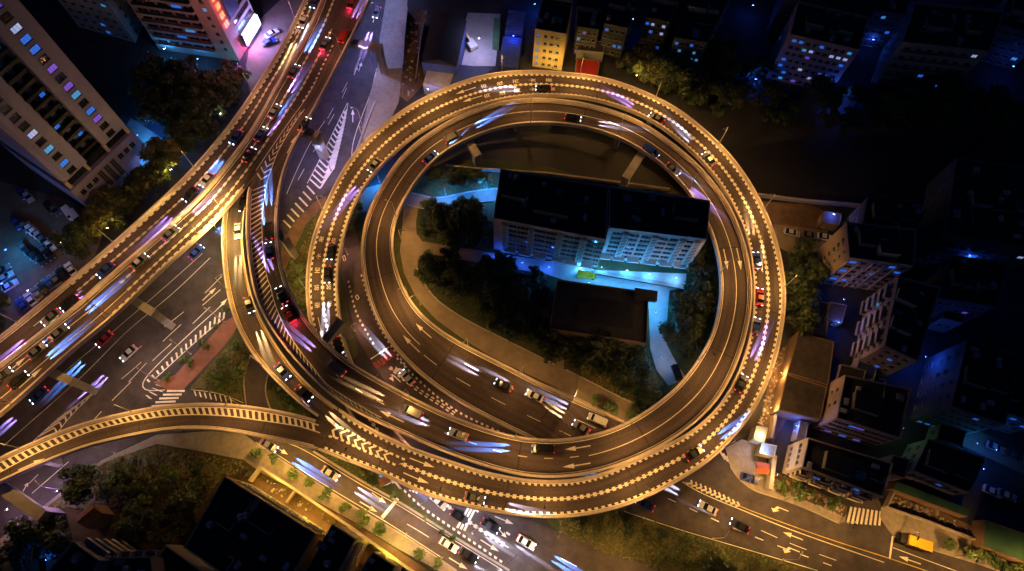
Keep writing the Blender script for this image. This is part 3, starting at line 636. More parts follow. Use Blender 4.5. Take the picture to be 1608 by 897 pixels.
def sarrow(a, b, turn=0):
    l = Line([a, ((a[0]+b[0])/2, (a[1]+b[1])/2), b]); sp.arrow(l, 0, 0, 1, l.len, turn)
def sbar(a, b, w, z=.066):
    pa, pb_ = P(*a, z), P(*b, z); v = (pb_-pa).normalized(); n = Vector((v.y, -v.x, 0))*w/2; sp.quad(pa-n, pa+n, pb_+n, pb_-n)
# main road below the highway (lower left)
for pts in ([(348, 434), (303, 478), (240, 528), (180, 580), (80, 660)], [(346, 455), (275, 518), (215, 575), (160, 620)], [(330, 482), (280, 530), (240, 566), (165, 640)]): sline(pts, .17, 6, 7)
sline([(330, 405), (270, 462), (200, 520), (130, 590), (40, 670), (0, 705)], .17); sline([(318, 398), (262, 448), (190, 510), (100, 585)], .15)
sline([(352, 500), (318, 527), (283, 559), (240, 598)], .2); sline([(350, 478), (283, 538), (224, 598), (222, 614), (265, 612)], .2)
for k in range(17):
    t = k/16.; a = (352-116*t, 503-(-100)*t); b = (351-122*t, 480+112*t); sbar((a[0]-1, a[1]-3), (b[0]+2, b[1]+4), .45)
for a, b in (((318, 472), (339, 452)), ((337, 490), (357, 469))): sarrow(a, b)
for k in range(5): sbar((290-k*4.7, 614+k*5.5), (262-k*6., 614+k*6.), .5)       # crosswalk
for k in range(4): y = 596+k*5.5; sp.quad(P(262-k*9, y+14, .066), P(266-k*9, y+14, .066), P(246-k*5, y+8, .066), P(243-k*5, y+8, .066))
l1 = [(300, 612), (345, 618), (385, 634)]; sline(l1, .16)
for k in range(8): sbar((305+k*8, 614+k*1.2), (308+k*8, 622+k*1.8), .3)
# chevron wedge lower left
A0 = [(154, 612), (100, 650), (75, 672), (50, 695)]; B0 = [(160, 606), (120, 644), (95, 672), (84, 690)]
sline(A0, .18); sline(B0, .18)
la, lb = Line(A0), Line(B0)
for k in range(8):
    a = la.at(la.len*(.2+k*.1)); b = lb.at(lb.len*(.2+k*.1)); m = (la.at(la.len*(.15+k*.1)-1.2)+lb.at(lb.len*(.15+k*.1)-1.2))/2
    for q in (a, b):
        v = (q-m); v /= np.linalg.norm(v); n = np.array([v[1], -v[0], 0])*.2; sp.quad(m-n, m+n, q+n, q-n)
sline([(230, 570), (165, 640), (120, 690)], .16, 6, 9); sline([(38, 767), (60, 745)], .16); sline([(50, 775), (109, 724)], .16); sarrow((36, 772), (44, 758))
# upper street
V0 = [(545.5, 162), (527, 200), (505, 245), (482, 289)]; V1 = [(546.5, 162), (541, 195), (533, 230), (524, 268)]
sline(V0, .18); sline(V1, .18); la, lb = Line(V0), Line(V1)
k = .12
while k < 1:
    a = la.at(la.len*(k-.02)); b = lb.at(lb.len*(k-.02)); m = (la.at(la.len*k)*.5+lb.at(lb.len*k)*.5); m = m+np.array([.0, -.55*np.linalg.norm(a-b)-.3, 0])
    for q in (a, b):
        v = (q-m); v /= np.linalg.norm(v); n = np.array([v[1], -v[0], 0])*.24; sp.quad(m-n, m+n, q+n, q-n)
    k += .056
for k in range(7): sbar((482-k*6.2, 292+k*9), (494-k*5.5, 305+k*9.5), .5)
sline([(590, 20), (572, 80), (548, 130), (530, 170), (510, 205), (478, 265), (455, 305)], .16, 4, 6); sline([(566, 90), (540, 140), (515, 185), (490, 230)], .16, 4, 6)
sline([(592, 107), (581, 149), (564, 194), (554, 225), (552, 247)], .18); sline([(510, 190), (487, 225), (465, 270), (450, 305)], .16)
sarrow((554, 192), (554, 172)); sarrow((556, 118), (561, 104)); sarrow((563, 112), (568, 98))
# street below (I)
sarrow((430, 700), (452, 714)); sarrow((565, 788), (592, 804)); sarrow((705, 876), (734, 894)); sarrow((584, 774), (606, 790), 0)
sbar((600, 813), (625, 783), .8); sline([(639, 823), (668, 840), (700, 862), (735, 886)], .17, 6, 5)
sline([(432, 688), (480, 708), (560, 757), (630, 796), (700, 840), (790, 896)], .14); sline([(410, 697), (452, 725), (520, 768), (610, 822), (700, 880)], .14)
# exit road (G)
ge = Line([(672, 772), (690, 785), (740, 822), (790, 855), (830, 880)]); sp.beads(ge, 0, 0, 0, ge.len*.82)
sp.teeth(Line([(630, 760), (660, 790), (700, 818), (740, 845), (800, 886)]), 0, .3, 0, 30)
ge2 = Line([(746, 800), (770, 818), (800, 840), (828, 858)]); sp.dash(ge2, 0, 0, 0, ge2.len, 1.6, 1.4, .5)
for k in range(3): sbar((718+k*5.5, 829+k*2.2), (736+k*4.6, 797+k*2), .55)
for k in range(3): sbar((643+k*5, 771+k*1.8), (648+k*5, 765+k*2), .5)
sarrow((777, 811), (806, 823)); sarrow((755, 848), (783, 866)); sarrow((782, 830), (795, 844)); sline([(881, 877), (935, 905)], .16, 4, 4)
# entry road (F) with red warning characters
sp.teeth(Line([(569, 430), (584, 480), (606, 528), (640, 575)]), 0, .1, 0, 60, 1.45, .8, .45); sp.teeth(Line([(548, 440), (560, 490), (575, 517), (588, 540)]), 0, 0, 0, 60, 1.45, .8, .5)
sp.teeth(Line([(624, 560), (660, 597), (720, 645), (812, 688)]), 0, .1, 0, 90, 1.45, .8, .5)
gm = Line([(612, 577), (630, 592), (660, 615), (700, 640), (716, 652)]); sp.beads(gm, 0, 0, 0, 8, 1.5, .8, .9); d = 8.5
while d < gm.len: sp.quad(gm.at(d, 0, -.5), gm.at(d, 0, -.15), gm.at(d+.9, 0, -.15), gm.at(d+.9, 0, -.5)); sp.quad(gm.at(d, 0, .15), gm.at(d, 0, .5), gm.at(d+.9, 0, .5), gm.at(d+.9, 0, .15)); d += 1.6
sbar((582, 564), (611, 545), .3); sarrow((637, 592), (624, 570), -1)
u = Line([(629, 600), (614, 584), (609, 580), (606, 586), (618, 599)]); sp.line(u, 0, 0, 0, u.len-1.5, .25); sp.arrow(u, u.len-3.2, 0, 1, 3.2)
for a, b, c, dd in (((541, 401), (543, 408), (540, 410), (538, 403)), ((561, 463), (564, 468), (561, 471), (558, 466))):
    for p, q in ((a, b), (b, c), (c, dd), (dd, a)): sbar(p, q, .22)
so = sp.build(None); so['kind'] = 'structure'; so.name = 'road_marking'
for o in list(bpy.data.objects):
    if o.name.startswith('yellow_paint'): o['kind'] = 'structure'
rp = MB(); fd = P(600, 545, 0)-P(640, 600, 0)
for ch_, (px, py) in zip('海大道进大道', ((590, 574), (595.5, 570), (601, 566.5), (606.5, 561.5), (612, 558), (617, 554))): write_char(rp, ch_, P(px, py, .07), fd, .95, 2.1, .0)
o = rp.build('road_marking', 'red_paint'); o['kind'] = 'structure'
# entry road (E)
ep = Paint(.0); sp = ep
sline([(1049, 783), (1160, 833), (1250, 868), (1310, 890)], .22, 2.4, 3.0); sline([(1195, 833), (1252, 858), (1330, 886)], .16, 4, 3)
sline([(1076, 757), (1150, 790), (1200, 810), (1300, 846), (1400, 878), (1500, 912)], .18, y=True); sline([(1072, 757), (1100, 774), (1170, 803), (1250, 835), (1390, 884)], .2)
la, lb = Line([(1080, 752), (1110, 764), (1165, 792)]), Line([(1073, 757), (1108, 774), (1163, 798)])
for k in range(11):
    t = .06+k*.085
    a, b = la.at(la.len*t), lb.at(lb.len*t); m = (la.at(la.len*(t+.06))+lb.at(lb.len*(t+.06)))/2
    for q in (a, b):
        v = (q-m); v /= np.linalg.norm(v); n = np.array([v[1], -v[0], 0])*.22; sp.quad(m-n, m+n, q+n, q-n)
sline([(980, 803), (1068, 832), (1200, 871), (1290, 898)], .16); sline([(1184, 768), (1207, 775), (1260, 792), (1320, 818)], .14)
sarrow((1238, 803), (1208, 791), -1); sarrow((1261, 848), (1230, 836)); sarrow((1256, 867), (1226, 855), -1); sarrow((1446, 886), (1412, 874))
for k in range(8): sbar((1331+k*7.1, 822+k*.5), (1337+k*6.6, 796+k*1.), .55)
sbar((1397, 878), (1402, 842), .45); sline([(1402, 860), (1450, 878), (1510, 900)], .16)
for k in range(4): sbar((1130+k*5.5, 708+k*4), (1139+k*4, 722+k*3), .5)
sline([(930, 676), (962, 690)], .16); sarrow((925, 690), (897, 678)); sline([(902, 668), (926, 682)], .16)
so = sp.build(None); so['kind'] = 'structure'; so.name = 'road_marking'
for o in list(bpy.data.objects):
    if o.parent is None and o.type == 'MESH' and 'kind' not in o.keys() and o.name.startswith('yellow'): o['kind'] = 'structure'
for o in list(bpy.data.objects):
    if o.parent is None and o.type == 'MESH' and o.name.startswith('lane_marking'): o['kind'] = 'structure'; o.name = 'road_marking'
# ================================================================== LAMPS
SOD = (1.0, .50, .13); GAIN = 1.5
def pole_mesh(h, arm):
    mb = MB(); mb.tube((0, 0, 0), (0, 0, h*.93), .11, .065, 8); mb.tube((0, 0, h*.92), (0, arm*.45, h*.985), .06, .05, 6); mb.tube((0, arm*.43, h*.983), (0, arm, h), .05, .045, 6)
    mb.box((0, 0, .12), (.42, .42, .24)); return mb.mesh('pole', 'metal_pole')
def head_mesh():
    mb = MB(); mb.box((0, 0, .04), (.30, .80, .16), 0, 0, .7); return mb.mesh('lamp_head', 'frame_grey')
def diff_mesh(m):
    mb = MB(); mb.box((0, 0, -.065), (.24, .62, .05)); return mb.mesh('diffuser', m)
PM = {}; HM = head_mesh(); DM = {k: diff_mesh(k) for k in ('lamp_glow', 'lamp_white_glow', 'lamp_blue_glow')}
def street_lamp(p, toward, label, group, power=3000, col=SOD, h=8.0, arm=1.4, glow='lamp_glow', radius=.2, cut=150):
    rz = math.atan2(toward[1], toward[0])-math.pi/2
    t = thing('street_lamp', label, 'street lamp', tuple(p), rz, group)
    if (h, arm) not in PM: PM[(h, arm)] = pole_mesh(h, arm)
    link('pole', PM[(h, arm)], t)
    hd = link('lamp_head', HM, t, (0, arm+.25, h+.02)); link('diffuser', DM[glow], hd)
    lamp_light(t, (0, arm+.25, h-.25), col, power*GAIN, radius, (R(cut), .45) if cut else None)
    return t
def deck_lamps(D, side, d0, d1, step, label, group, power=3000, **k):
    d = d0; i = 0
    while d < d1:
        p = D.at(d, 0 if side == 'L' else 1, .12 if side == 'L' else -.12); q = D.at(d, .5); v = q-p
        kk = dict(k); kk['cut'] = k['cut'](p) if callable(k.get('cut')) else k.get('cut', 150); street_lamp((p[0], p[1], p[2]+.98), v, label.format(ordn(i)), group, power, **kk); d += step; i += 1
deck_lamps(out, 'R', 8, out.len-52, 21.5, 'tall sodium lamp on the outer loop parapet, {} counted from the pointed gore', 'street lamps on the outer parapet of the loop', 4000, cut=lambda p: 168 if p[0] > 48 and p[1] < 95 else 140)
deck_lamps(inn, 'R', S(inn, 640, 470), S(inn, 640, 621), 27, 'sodium lamp on the inner loop parapet, {} clockwise from the garden path', 'street lamps on the inside parapet of the loop', 2700)
deck_lamps(hw, 'R', S(hw, 4, 650)+3, dG-14, 27, 'sodium lamp on the lower highway parapet, {} counted from the frame edge', 'street lamps on the lower parapet of the highway', 3300)
deck_lamps(inn, 'R', S(inn, 441, 330), S(inn, 580, 4)+6, 26, 'sodium lamp on the parapet beside the chevron hatching, {} going up from the portal pier', 'street lamps on the parapet beside the highway gore', 1300, col=(1., .42, .2))
deck_lamps(hw, 'L', S(hw, 30, 508), S(hw, 478, 4)+8, 28, 'lamp on the highway parapet facing the high-rise, {} counted from the car park', 'street lamps on the upper parapet of the highway', 1500, cut=0, col=(1., .50, .24))
deck_lamps(ramp_d, 'L', S(ramp_d, 4, 720)+4, ramp_d.len-8, 24, 'sodium lamp on the hatched side of the arched ramp, {} from the frame edge', 'street lamps on the arched slip ramp', 3300)
deck_lamps(ramp_b, 'R', 16, ramp_b.len-6, 22, 'sodium lamp on the parapet of the narrow slip ramp, {} from the highway', 'street lamps on the narrow slip ramp', 3600)
def ground_lamps(pts, label, group, **k):
    for i, (a, b) in enumerate(pts): 
        p = P(*a, .1); q = P(*b, .1); street_lamp(p, q-p, label.format(ordn(i)), group, **k)
ground_lamps([((418, 708), (432, 695)), ((468, 745), (485, 728)), ((524, 782), (540, 766)), ((582, 812), (596, 798)), ((636, 850), (650, 834)), ((690, 886), (704, 870))],
             'sodium lamp on the pavement of the lower street, {} from the arched ramp', 'street lamps along the lower street', power=2700, h=8.0, col=(1., .50, .12))
ground_lamps([((905, 624), (890, 650)), ((820, 588), (806, 610)), ((735, 545), (722, 565)), ((660, 478), (640, 490)), ((631, 380), (655, 385)), ((980, 660), (965, 680))],
             'sodium lamp at the garden path inside the loop, {} from the gantry sign', 'street lamps along the garden path', power=1500, h=8.0)
ground_lamps([((1163, 755), (1150, 775)), ((1230, 785), (1222, 800)), ((1318, 822), (1308, 838)), ((1412, 838), (1402, 858)), ((1500, 872), (1490, 890)), ((1120, 846), (1135, 825)), ((1230, 879), (1238, 862)), ((1590, 902), (1580, 918)), ((880, 836), (868, 850)), ((980, 876), (968, 890))],
             'sodium lamp on the kerb of the wide entry road, {} in its line', 'street lamps along the entry road', power=2600, h=9.0)
ground_lamps([((352, 507), (326, 494)), ((300, 556), (278, 540)), ((250, 598), (226, 580)), ((180, 712), (165, 700)), ((100, 770), (88, 756)), ((318, 392), (305, 405))],
             'cool white lamp beside the striped verge of the main road, {} in its line', 'cool white street lamps on the main road', power=1300, h=9., col=(.85, .62, .62), glow='lamp_white_glow')
ground_lamps([((600, 40), (584, 36)), ((590, 112), (574, 108)), ((570, 200), (552, 196)), ((612, -20), (596, -24)), ((520, 268), (505, 262))],
             'blue-white lamp at the pale pavement of the upper street, {} in its line', 'blue-white street lamps on the upper street', power=3200, h=9., col=(.33, .36, 1.), glow='lamp_white_glow')
ground_lamps([((630, 690), (645, 700)), ((592, 600), (606, 590)), ((556, 520), (566, 515)), ((546, 400), (558, 405)), ((700, 660), (712, 652))],
             'low reddish lamp beside the sunken road between both loops, {} in its line', 'street lamps along the sunken road', power=600, h=4.5, arm=.8, col=(1., .42, .25))
ground_lamps([((700, 306), (700, 318)), ((764, 296), (764, 308)), ((596, 286), (600, 300))], 'blue lamp on the kerb of the winding driveway, {} in its line', 'blue lamps along the driveway', power=4200, h=4.5, arm=.8, col=(.02, .25, 1.), glow='lamp_blue_glow')
ground_lamps([((742, 838), (757, 828)), ((664, 797), (680, 788)), ((800, 882), (815, 868))], 'tall white lamp on the barrier of the exit road, {} in its line', 'white street lamps on the exit road', power=2400, h=8., col=(.8, .7, .8), glow='lamp_white_glow')
# the over-bright lamp leaning from the slip ramp against the highway parapet
pB = ramp_b.near(349, 372); pp = ramp_b.at(pB[0], 1, -.12); q = P(330, 352, 14); lp = P(334, 352, 17.0)
t = thing('street_lamp', 'dazzling yellow-white lamp leaning from the slip ramp against the highway parapet', 'street lamp', (0, 0, 0))
mb = MB(); mb.tube((pp[0], pp[1], pp[2]+.9), (lp.x, lp.y, lp.z), .1, .06, 8); mb.build('pole', 'metal_pole', t)
mb = MB(); mb.box((lp.x, lp.y, lp.z+.1), (1.1, .5, .25)); hd = mb.build('lamp_head', 'frame_grey', t); mb = MB(); mb.box((lp.x, lp.y, lp.z-.07), (1.0, .42, .06)); mb.build('diffuser', 'lamp_glow', hd)
lamp_light(t, (lp.x, lp.y, lp.z-.4), (1., .66, .18), 15000, .3)
t['group'] = 'street lamps on the narrow slip ramp'

# ================================================================== BUILDINGS
WM = {}
def win_mesh(w, h, pane, frame='frame_grey', bars=1):
    k = (round(w, 2), round(h, 2), pane, frame, bars)
    if k not in WM:
        mb = MB(); t = .09
        mb.box((0, -.02, 0), (w-2*t, .04, h-2*t), 0, 0)
        for s_ in (-1, 1): mb.box((s_*(w/2-t/2), -.05, 0), (t, .10, h), 0, 1); mb.box((0, -.05, s_*(h/2-t/2)), (w-2*t, .10, t), 0, 1)
        for b in range(bars): mb.box(((b+1)/(bars+1)*w-w/2, -.045, 0), (.06, .05, h-2*t), 0, 1)
        mb.box((0, -.13, -h/2-.05), (w+.2, .26, .08), 0, 1)
        WM[k] = mb.mesh('window', [pane, frame])
    return WM[k]
def balc_mesh(w, d=1.2, front=.95, m='wall_cream'):
    k = ('b', round(w, 2), d, front, m)
    if k not in WM:
        mb = MB(); mb.box((0, -d/2, 0), (w, d, .16)); mb.box((0, -d+.06, front/2+.08), (w, .12, front))
        for s_ in (-1, 1): mb.box((s_*(w/2-.06), -d/2-.0, front/2+.08), (.12, d-.24, front))
        WM[k] = mb.mesh('balcony', m)
    return WM[k]
def slot_mesh(w, h, n, m, depth=.5):
    """projecting stair or duct strip with n dark slots"""
    k = ('s', round(w, 2), round(h, 2), n, m)
    if k not in WM:
        mb = MB(); mb.box((0, -depth/2, h/2), (w, depth, h), 0, 0)
        for i in range(n): mb.box((0, -depth-.01, h*(i+.5)/n), (w*.74, .04, h/n*.45), 0, 1)
        WM[k] = mb.mesh('stair_tower', [m, 'louvre_dark'])
    return WM[k]
def ac_mesh():
    if 'ac' not in WM:
        mb = MB(); mb.box((0, -.25, 0), (.85, .42, .6)); mb.tube((.12, -.462, 0), (.12, -.475, 0), .22, .22, 12, 1); WM['ac'] = mb.mesh('air_conditioner', ['car_silver', 'louvre_dark'])
    return WM['ac']
class Bld:
    def __init__(s, name, label, pts, h, wall, roof, z0=0., at=None, world=False, cat='building', group=None, rim=.9, gap=0):
        """pts: photo corners of the roof (at='roof') or of the base (at='base'), or plan points"""
        zz = (z0+h) if at == 'roof' else z0
        s.p = [Vector(q[:2]) for q in pts] if world else [P(x, y, zz).xy for x, y in pts]
        n = len(s.p); a = sum(s.p[i].x*s.p[(i+1) % n].y-s.p[(i+1) % n].x*s.p[i].y for i in range(n)); s.ccw = a > 0
        s.z0, s.z1 = z0, z0+h; s.c = sum(s.p, Vector((0, 0)))/n
        s.t = thing(name, label, cat, (0, 0, 0), 0, group); s.nw = 0
        mb = MB(); mb.prism([(q.x, q.y) for q in s.p], z0, z0+h-.02); s.wall = mb.build('wall', wall, s.t)
        s.roof(roof, wall, rim)
    def roof(s, m, wall, rim):
        mb = MB(); mb.sheet([(q.x, q.y) for q in s.p], s.z1+.01)
        r = mb.build('roof', m, s.t)
        if rim:
            mb = MB(); n = len(s.p)
            for i in range(n):
                a, b = s.p[i], s.p[(i+1) % n]; v = (b-a); L_ = v.length; v /= L_; nn = Vector((v.y, -v.x)) if s.ccw else Vector((-v.y, v.x)); m_ = (a+b)/2-nn*.13
                mb.box((m_.x, m_.y, s.z1+rim/2), (L_-.02, .24, rim), math.atan2(v.y, v.x))
            mb.build('roof_parapet', wall, r)
        s.rf = r; s.clutter()
    def clutter(s):
        """water tanks, air conditioners, pipes and hatches on a flat roof"""
        n = len(s.p)
        if n != 4 or s.z1-s.z0 < 9: return
        rnd = random.Random(int(abs(s.c.x*13+s.c.y*7))); a, b, d_ = s.p[0], s.p[1], s.p[3]; x = (b-a).normalized(); rz = math.atan2(x.y, x.x); area = (b-a).length*(d_-a).length
        for k in range(min(14, int(area/38)+3)):
            u, v = rnd.uniform(.07, .93), rnd.uniform(.08, .92); q = a+(b-a)*u+(d_-a)*v; c = rnd.random(); mb = MB()
            if c < .3:
                mb.tube((0, 0, .5), (0, 0, 2.0), .75, .75, 12); mb.tube((0, 0, 2.0), (0, 0, 2.25), .75, .15, 12); [mb.box((i*.5, j*.5, .25), (.1, .1, .5)) for i in (-1, 1) for j in (-1, 1)]; nm, m = 'water_tank', 'rim_metal'
            elif c < .6: mb.box((0, 0, .45), (1.5, .9, .9)); mb.tube((0, 0, .9), (0, 0, .96), .36, .36, 12); nm, m = 'air_conditioner', 'car_silver'
            elif c < .8: L_ = rnd.uniform(3, 7); mb.tube((-L_/2, 0, .3), (L_/2, 0, .3), .14, .14, 6); mb.tube((L_/2, 0, .3), (L_/2, 1.5, .3), .14, .14, 6); nm, m = 'roof_pipe', 'wall_grey'
            else: mb.box((0, 0, .3), (rnd.uniform(1.5, 3), rnd.uniform(1, 2), .6)); mb.box((0, 0, .64), (1.2, .9, .08)); nm, m = 'roof_hatch', 'wall_grey'
            o = mb.build(nm, m, s.rf); o.location = (q.x, q.y, s.z1+.02); o.rotation_euler = (0, 0, rz+rnd.choice((0, math.pi/2)))
    def roof_box(s, u, v, su, sv, h, wall='wall_grey', name='stairhead'):
        a, b, d = s.p[0], s.p[1], s.p[-1]; c = a+(b-a)*u+(d-a)*v; x = (b-a).normalized()
        mb = MB(); rz = math.atan2(x.y, x.x); mb.box((c.x, c.y, s.z1+h/2), (su, sv, h), rz, 0); mb.box((c.x, c.y, s.z1+h+.06), (su+.4, sv+.4, .12), rz, 1); mb.build(name, [wall, 'roof_dark'], s.rf)
    def face(s, i):
        a, b = s.p[i], s.p[(i+1) % len(s.p)]; v = b-a; L_ = v.length; v = v/L_
        n = Vector((v.y, -v.x)) if s.ccw else Vector((-v.y, v.x))
        return a, v, L_, n, math.atan2(n.x, -n.y)
    def put(s, i, mesh, f, z, out_=0., name='window'):
        a, v, L_, n, rz = s.face(i); q = a+v*(L_*f)+n*out_; return link(name, mesh, s.t, (q.x, q.y, z), rz)
    def windows(s, i, fr_, zs, w, h, lit=(), prob=.1, pane='glass_dark', bars=1, ac=0., frame='frame_grey'):
        rnd = random.Random(hash((i, len(fr_), len(zs), round(w, 2))) & 1023)
        for z in zs:
            for f in fr_:
                m = rnd.choice(lit) if lit and rnd.random() < prob else pane
                s.put(i, win_mesh(w, h, m, frame, bars), f, z)
                if ac and rnd.random() < ac:
                    L_ = s.face(i)[2]; s.put(i, ac_mesh(), f+(w/2+.6)/L_, z-h*.2, name='air_conditioner')
    def floors(s, n, z0=None, z1=None):
        z0 = s.z0 if z0 is None else z0; z1 = s.z1 if z1 is None else z1
        return [z0+(z1-z0)*(k+.55)/n for k in range(n)]
def frs(n, a=.08, b=.92): return [a+(b-a)*(k+.5)/n for k in range(n)]
BLUES = ('win_blue', 'win_blue', 'win_cyan', 'win_white', 'win_violet')

# ---- apartment block inside the loop: two wings
hC = 17.0
b1 = Bld('apartment_block', 'long dark-roofed apartment block inside the loop, western wing with pale stair towers', [(775, 346), (951, 379.5), (955, 294), (786, 268.5)], hC, 'wall_pink', 'roof_dark', at='roof', rim=1.1)
b2 = Bld('apartment_block', 'eastern wing of the block inside the loop, its facade washed by cyan light', [(955.5, 361), (1108, 379), (1114, 318), (955.6, 293.5)], hC, 'wall_white', 'roof_dark', at='roof', rim=1.1)
fl6 = b1.floors(6, 1.2, hC)
for f in (.16, .265, .42, .53, .66, .75, .87, .955): b1.windows(0, [f], fl6, 3.4 if f < .9 else 2.4, 1.5, ('win_blue',), .06, bars=2, frame='wall_white')
for f in (.105, .345, .60, .81): b1.put(0, slot_mesh(1.7, hC-1, 18, 'wall_cream', .7), f, .8, 0, 'stair_tower')
for z in fl6[::2]: b1.put(3, win_mesh(1.4, 1.4, 'glass_dark'), .3, z); b1.put(3, win_mesh(1.4, 1.4, 'glass_dark'), .7, z)
for f in (.11, .27, .41, .57, .70, .83): b2.windows(0, [f], fl6, 3.0, 1.5, ('win_blue', 'win_cyan', 'win_blue'), .42, bars=2, frame='wall_white')
for f in (.19, .49, .77, .925): b2.put(0, slot_mesh(1.7, hC-1, 18, 'wall_white', .7), f, .8, 0, 'stair_tower')
b2.windows(1, [.25, .5, .75], fl6, 1.1, 1.2)
for b, fs in ((b1, (.16, .30, .45, .62, .75, .9)), (b2, (.05, .2, .36, .55, .72, .88))):
    for f in fs: 
        m = MB(); m.box((0, -.8, 0), (3.2, 1.6, .18)); m.box((0, -1.56, -.18), (3.2, .08, .3)); b.put(0, WM.setdefault('canopy', m.mesh('entrance_canopy', 'wall_white')), f, 3.0, 0, 'entrance_canopy')
b1.roof_box(.5, .45, 9, 5, 2.4); b1.roof_box(.15, .6, 6, 4, 2.2); b2.roof_box(.5, .12, 14.5, 3.0, 1.6, 'wall_white'); b2.roof_box(.8, .6, 6, 5, 2.3)
# ---- hall in front of it
b3 = Bld('hall', 'low brown-walled grey-roofed hall south of the lit forecourt, roof half in shade', [(862, 518), (1015, 541), (1018, 460), (875, 440)], 7.0, 'wall_brown', 'roof_grey', at='roof', rim=.7)
b3.windows(0, frs(9, .14, .97), [4.6], 1.6, 1.1, (), 0); b3.windows(1, frs(3), [2.2, 5.0], 1.5, 1.2); b3.roof_box(.93, .93, 5.5, 2.6, 1.2, 'roof_grey'); b3.roof_box(.55, .45, 14, 5.5, .5, 'roof_dark', 'rooflight')
m = MB(); m.box((0, -1.2, 0), (2.6, 2.4, .2)); b3.put(0, m.mesh('entrance_canopy', 'roof_tile'), .1, 3.0, 0, 'entrance_canopy'); b3.put(0, m.mesh('entrance_canopy', 'roof_tile'), .8, 3.0, 0, 'entrance_canopy')

# ---- high-rise by the highway
aR, aL = P(240, 247).xy, P(152, 334).xy
v = (aL-aR).normalized(); nrm = Vector((-v.y, v.x)); nrm = nrm if nrm.dot(P(0, 0).xy-aR) > 0 else -nrm
Lw = (aL-aR).length; bk = 26.0
def tp(f, d): q = aR+v*(Lw*f)+nrm*d; return (q.x, q.y)
t1 = Bld('high_rise', 'pink high-rise with two window columns and a dark recess of balconies, beside the highway', [tp(0, 0), tp(.36, 0), tp(.36, 3.2), tp(.63, 3.2), tp(.63, 0), tp(.94, 0), tp(.985, .5), tp(1.0, 1.8), tp(1, bk), tp(0, bk)], 66, 'wall_mauve', 'roof_dark', z0=15.5, world=True)
flT = t1.floors(21, 15.5, 81.5)
t1.windows(0, [.55], flT, 2.3, 1.75, BLUES, .5, bars=2, frame='louvre_dark'); t1.windows(4, [.62], flT, 2.3, 1.75, BLUES, .22, bars=2, frame='louvre_dark')
rec_w = Lw*.27
for k, z in enumerate(flT):
    t1.put(2, win_mesh(rec_w*.25, 1.3, BLUES[k % 5] if k % 5 == 1 else 'glass_dark', 'louvre_dark'), .27, z); t1.put(2, win_mesh(rec_w*.25, 1.3, 'win_blue' if k % 7 == 3 else 'glass_dark', 'louvre_dark'), .75, z)
    t1.put(2, balc_mesh(rec_w*.96, 1.5, .8, 'louvre_dark'), .5, z-1.2, 0, 'balcony')
mb = MB(); mb.prism([tp(.02, .8), tp(.98, .8), tp(.98, bk-.5), tp(.02, bk-.5)], 12.6, 15.48); mb.build('setback_floor', 'glass_dark', t1.t)
mb = MB()
for f in (0.01, .34, .66, .96): c = tp(f+.015, .45); mb.box((c[0], c[1], 14.05), (.9, .9, 2.86), math.atan2(v.y, v.x)); 
mb.build('column', 'wall_pink', t1.t)
mb = MB(); mb.prism([tp(-.02, -.4), tp(1.02, -.4), tp(1.02, bk), tp(-.02, bk)], 0, 12.58); mb.build('podium', 'wall_mauve', t1.t)
for f in (.42, .52, .62): 
    c = tp(f, -.42); link('window', win_mesh(1.6, 7.0, 'louvre_dark'), t1.t, (c[0], c[1], 7.4), math.atan2(-nrm.x, nrm.y))
for f in (.1, .2, .3, .72, .82, .92):
    c = tp(f, -.42); link('window', win_mesh(1.5, 2.0, 'glass_dark'), t1.t, (c[0], c[1], 9.4), math.atan2(-nrm.x, nrm.y))
mb = MB(); c = tp(.1, -.5); mb.box((c[0], c[1], 2.0), (3.4, .2, 1.6), math.atan2(v.y, v.x)); mb.build('shop_window', 'win_cyan', t1.t)

# ---- hotel block with the neon sign
e = [P(250, 78).xy, P(376, 96).xy, P(409, 42).xy]
e.append(e[0]+(e[2]-e[1])*1.0)
t2 = Bld('hotel', 'tall violet-lit block with long balcony bands and a red neon sign by the plaza', e, 44, 'wall_pink', 'roof_dark', world=True)
flH = t2.floors(13, 3, 44); L2 = t2.face(0)[2]
for k, z in enumerate(flH):
    t2.put(0, balc_mesh(L2*.72, 1.3, .8, 'wall_grey'), .42, z-1.3, 0, 'balcony')
    for q, f in enumerate((.13, .27, .42, .57, .71)): t2.put(0, win_mesh(L2*.12, 1.7, ('win_cyan', 'win_blue')[k % 2] if (k*5+q) in (7, 13, 28, 36, 51) else 'glass_dark'), f, z)
    t2.put(0, win_mesh(1.2, 1.5, 'win_cyan' if k == 5 else 'glass_dark'), .9, z)
t2.windows(1, frs(4, .35, .95), flH, 2.2, 1.6, BLUES, .1)
def stroke_sign(b, i, f, z, n, size, gap, m, name):
    """vertical column of glowing letter blocks"""
    rnd = random.Random(3)
    for k in range(n):
        mb = MB()
        mb.box((0, -.5, size*.42), (size*.9, .18, size*.13)); mb.box((0, -.5, 0), (size*.86, .18, size*.13)); mb.box((0, -.5, -size*.4), (size*.96, .18, size*.13))
        mb.box((rnd.choice((-.3, 0, .3))*size, -.5, 0), (size*.13, .2, size*.95)); mb.box((rnd.choice((-.4, .4))*size, -.5, -size*.1), (size*.12, .2, size*.7))
        b.put(i, mb.mesh(name, m), f, z-k*(size+gap), 0, name)
stroke_sign(t2, 1, .12, 24, 4, 1.8, 1.5, 'neon_red', 'neon_character')
mb = MB(); mb.box((0, -.35, 0), (5.2, .5, 13.)); t2.put(1, mb.mesh('fascia', 'roof_blue'), .46, 20, 0, 'fascia')
bb = thing('led_screen', 'glaring white-violet advertising screen standing at the foot of the violet-lit block', 'advertising screen', P(401, 62, 0), 0)
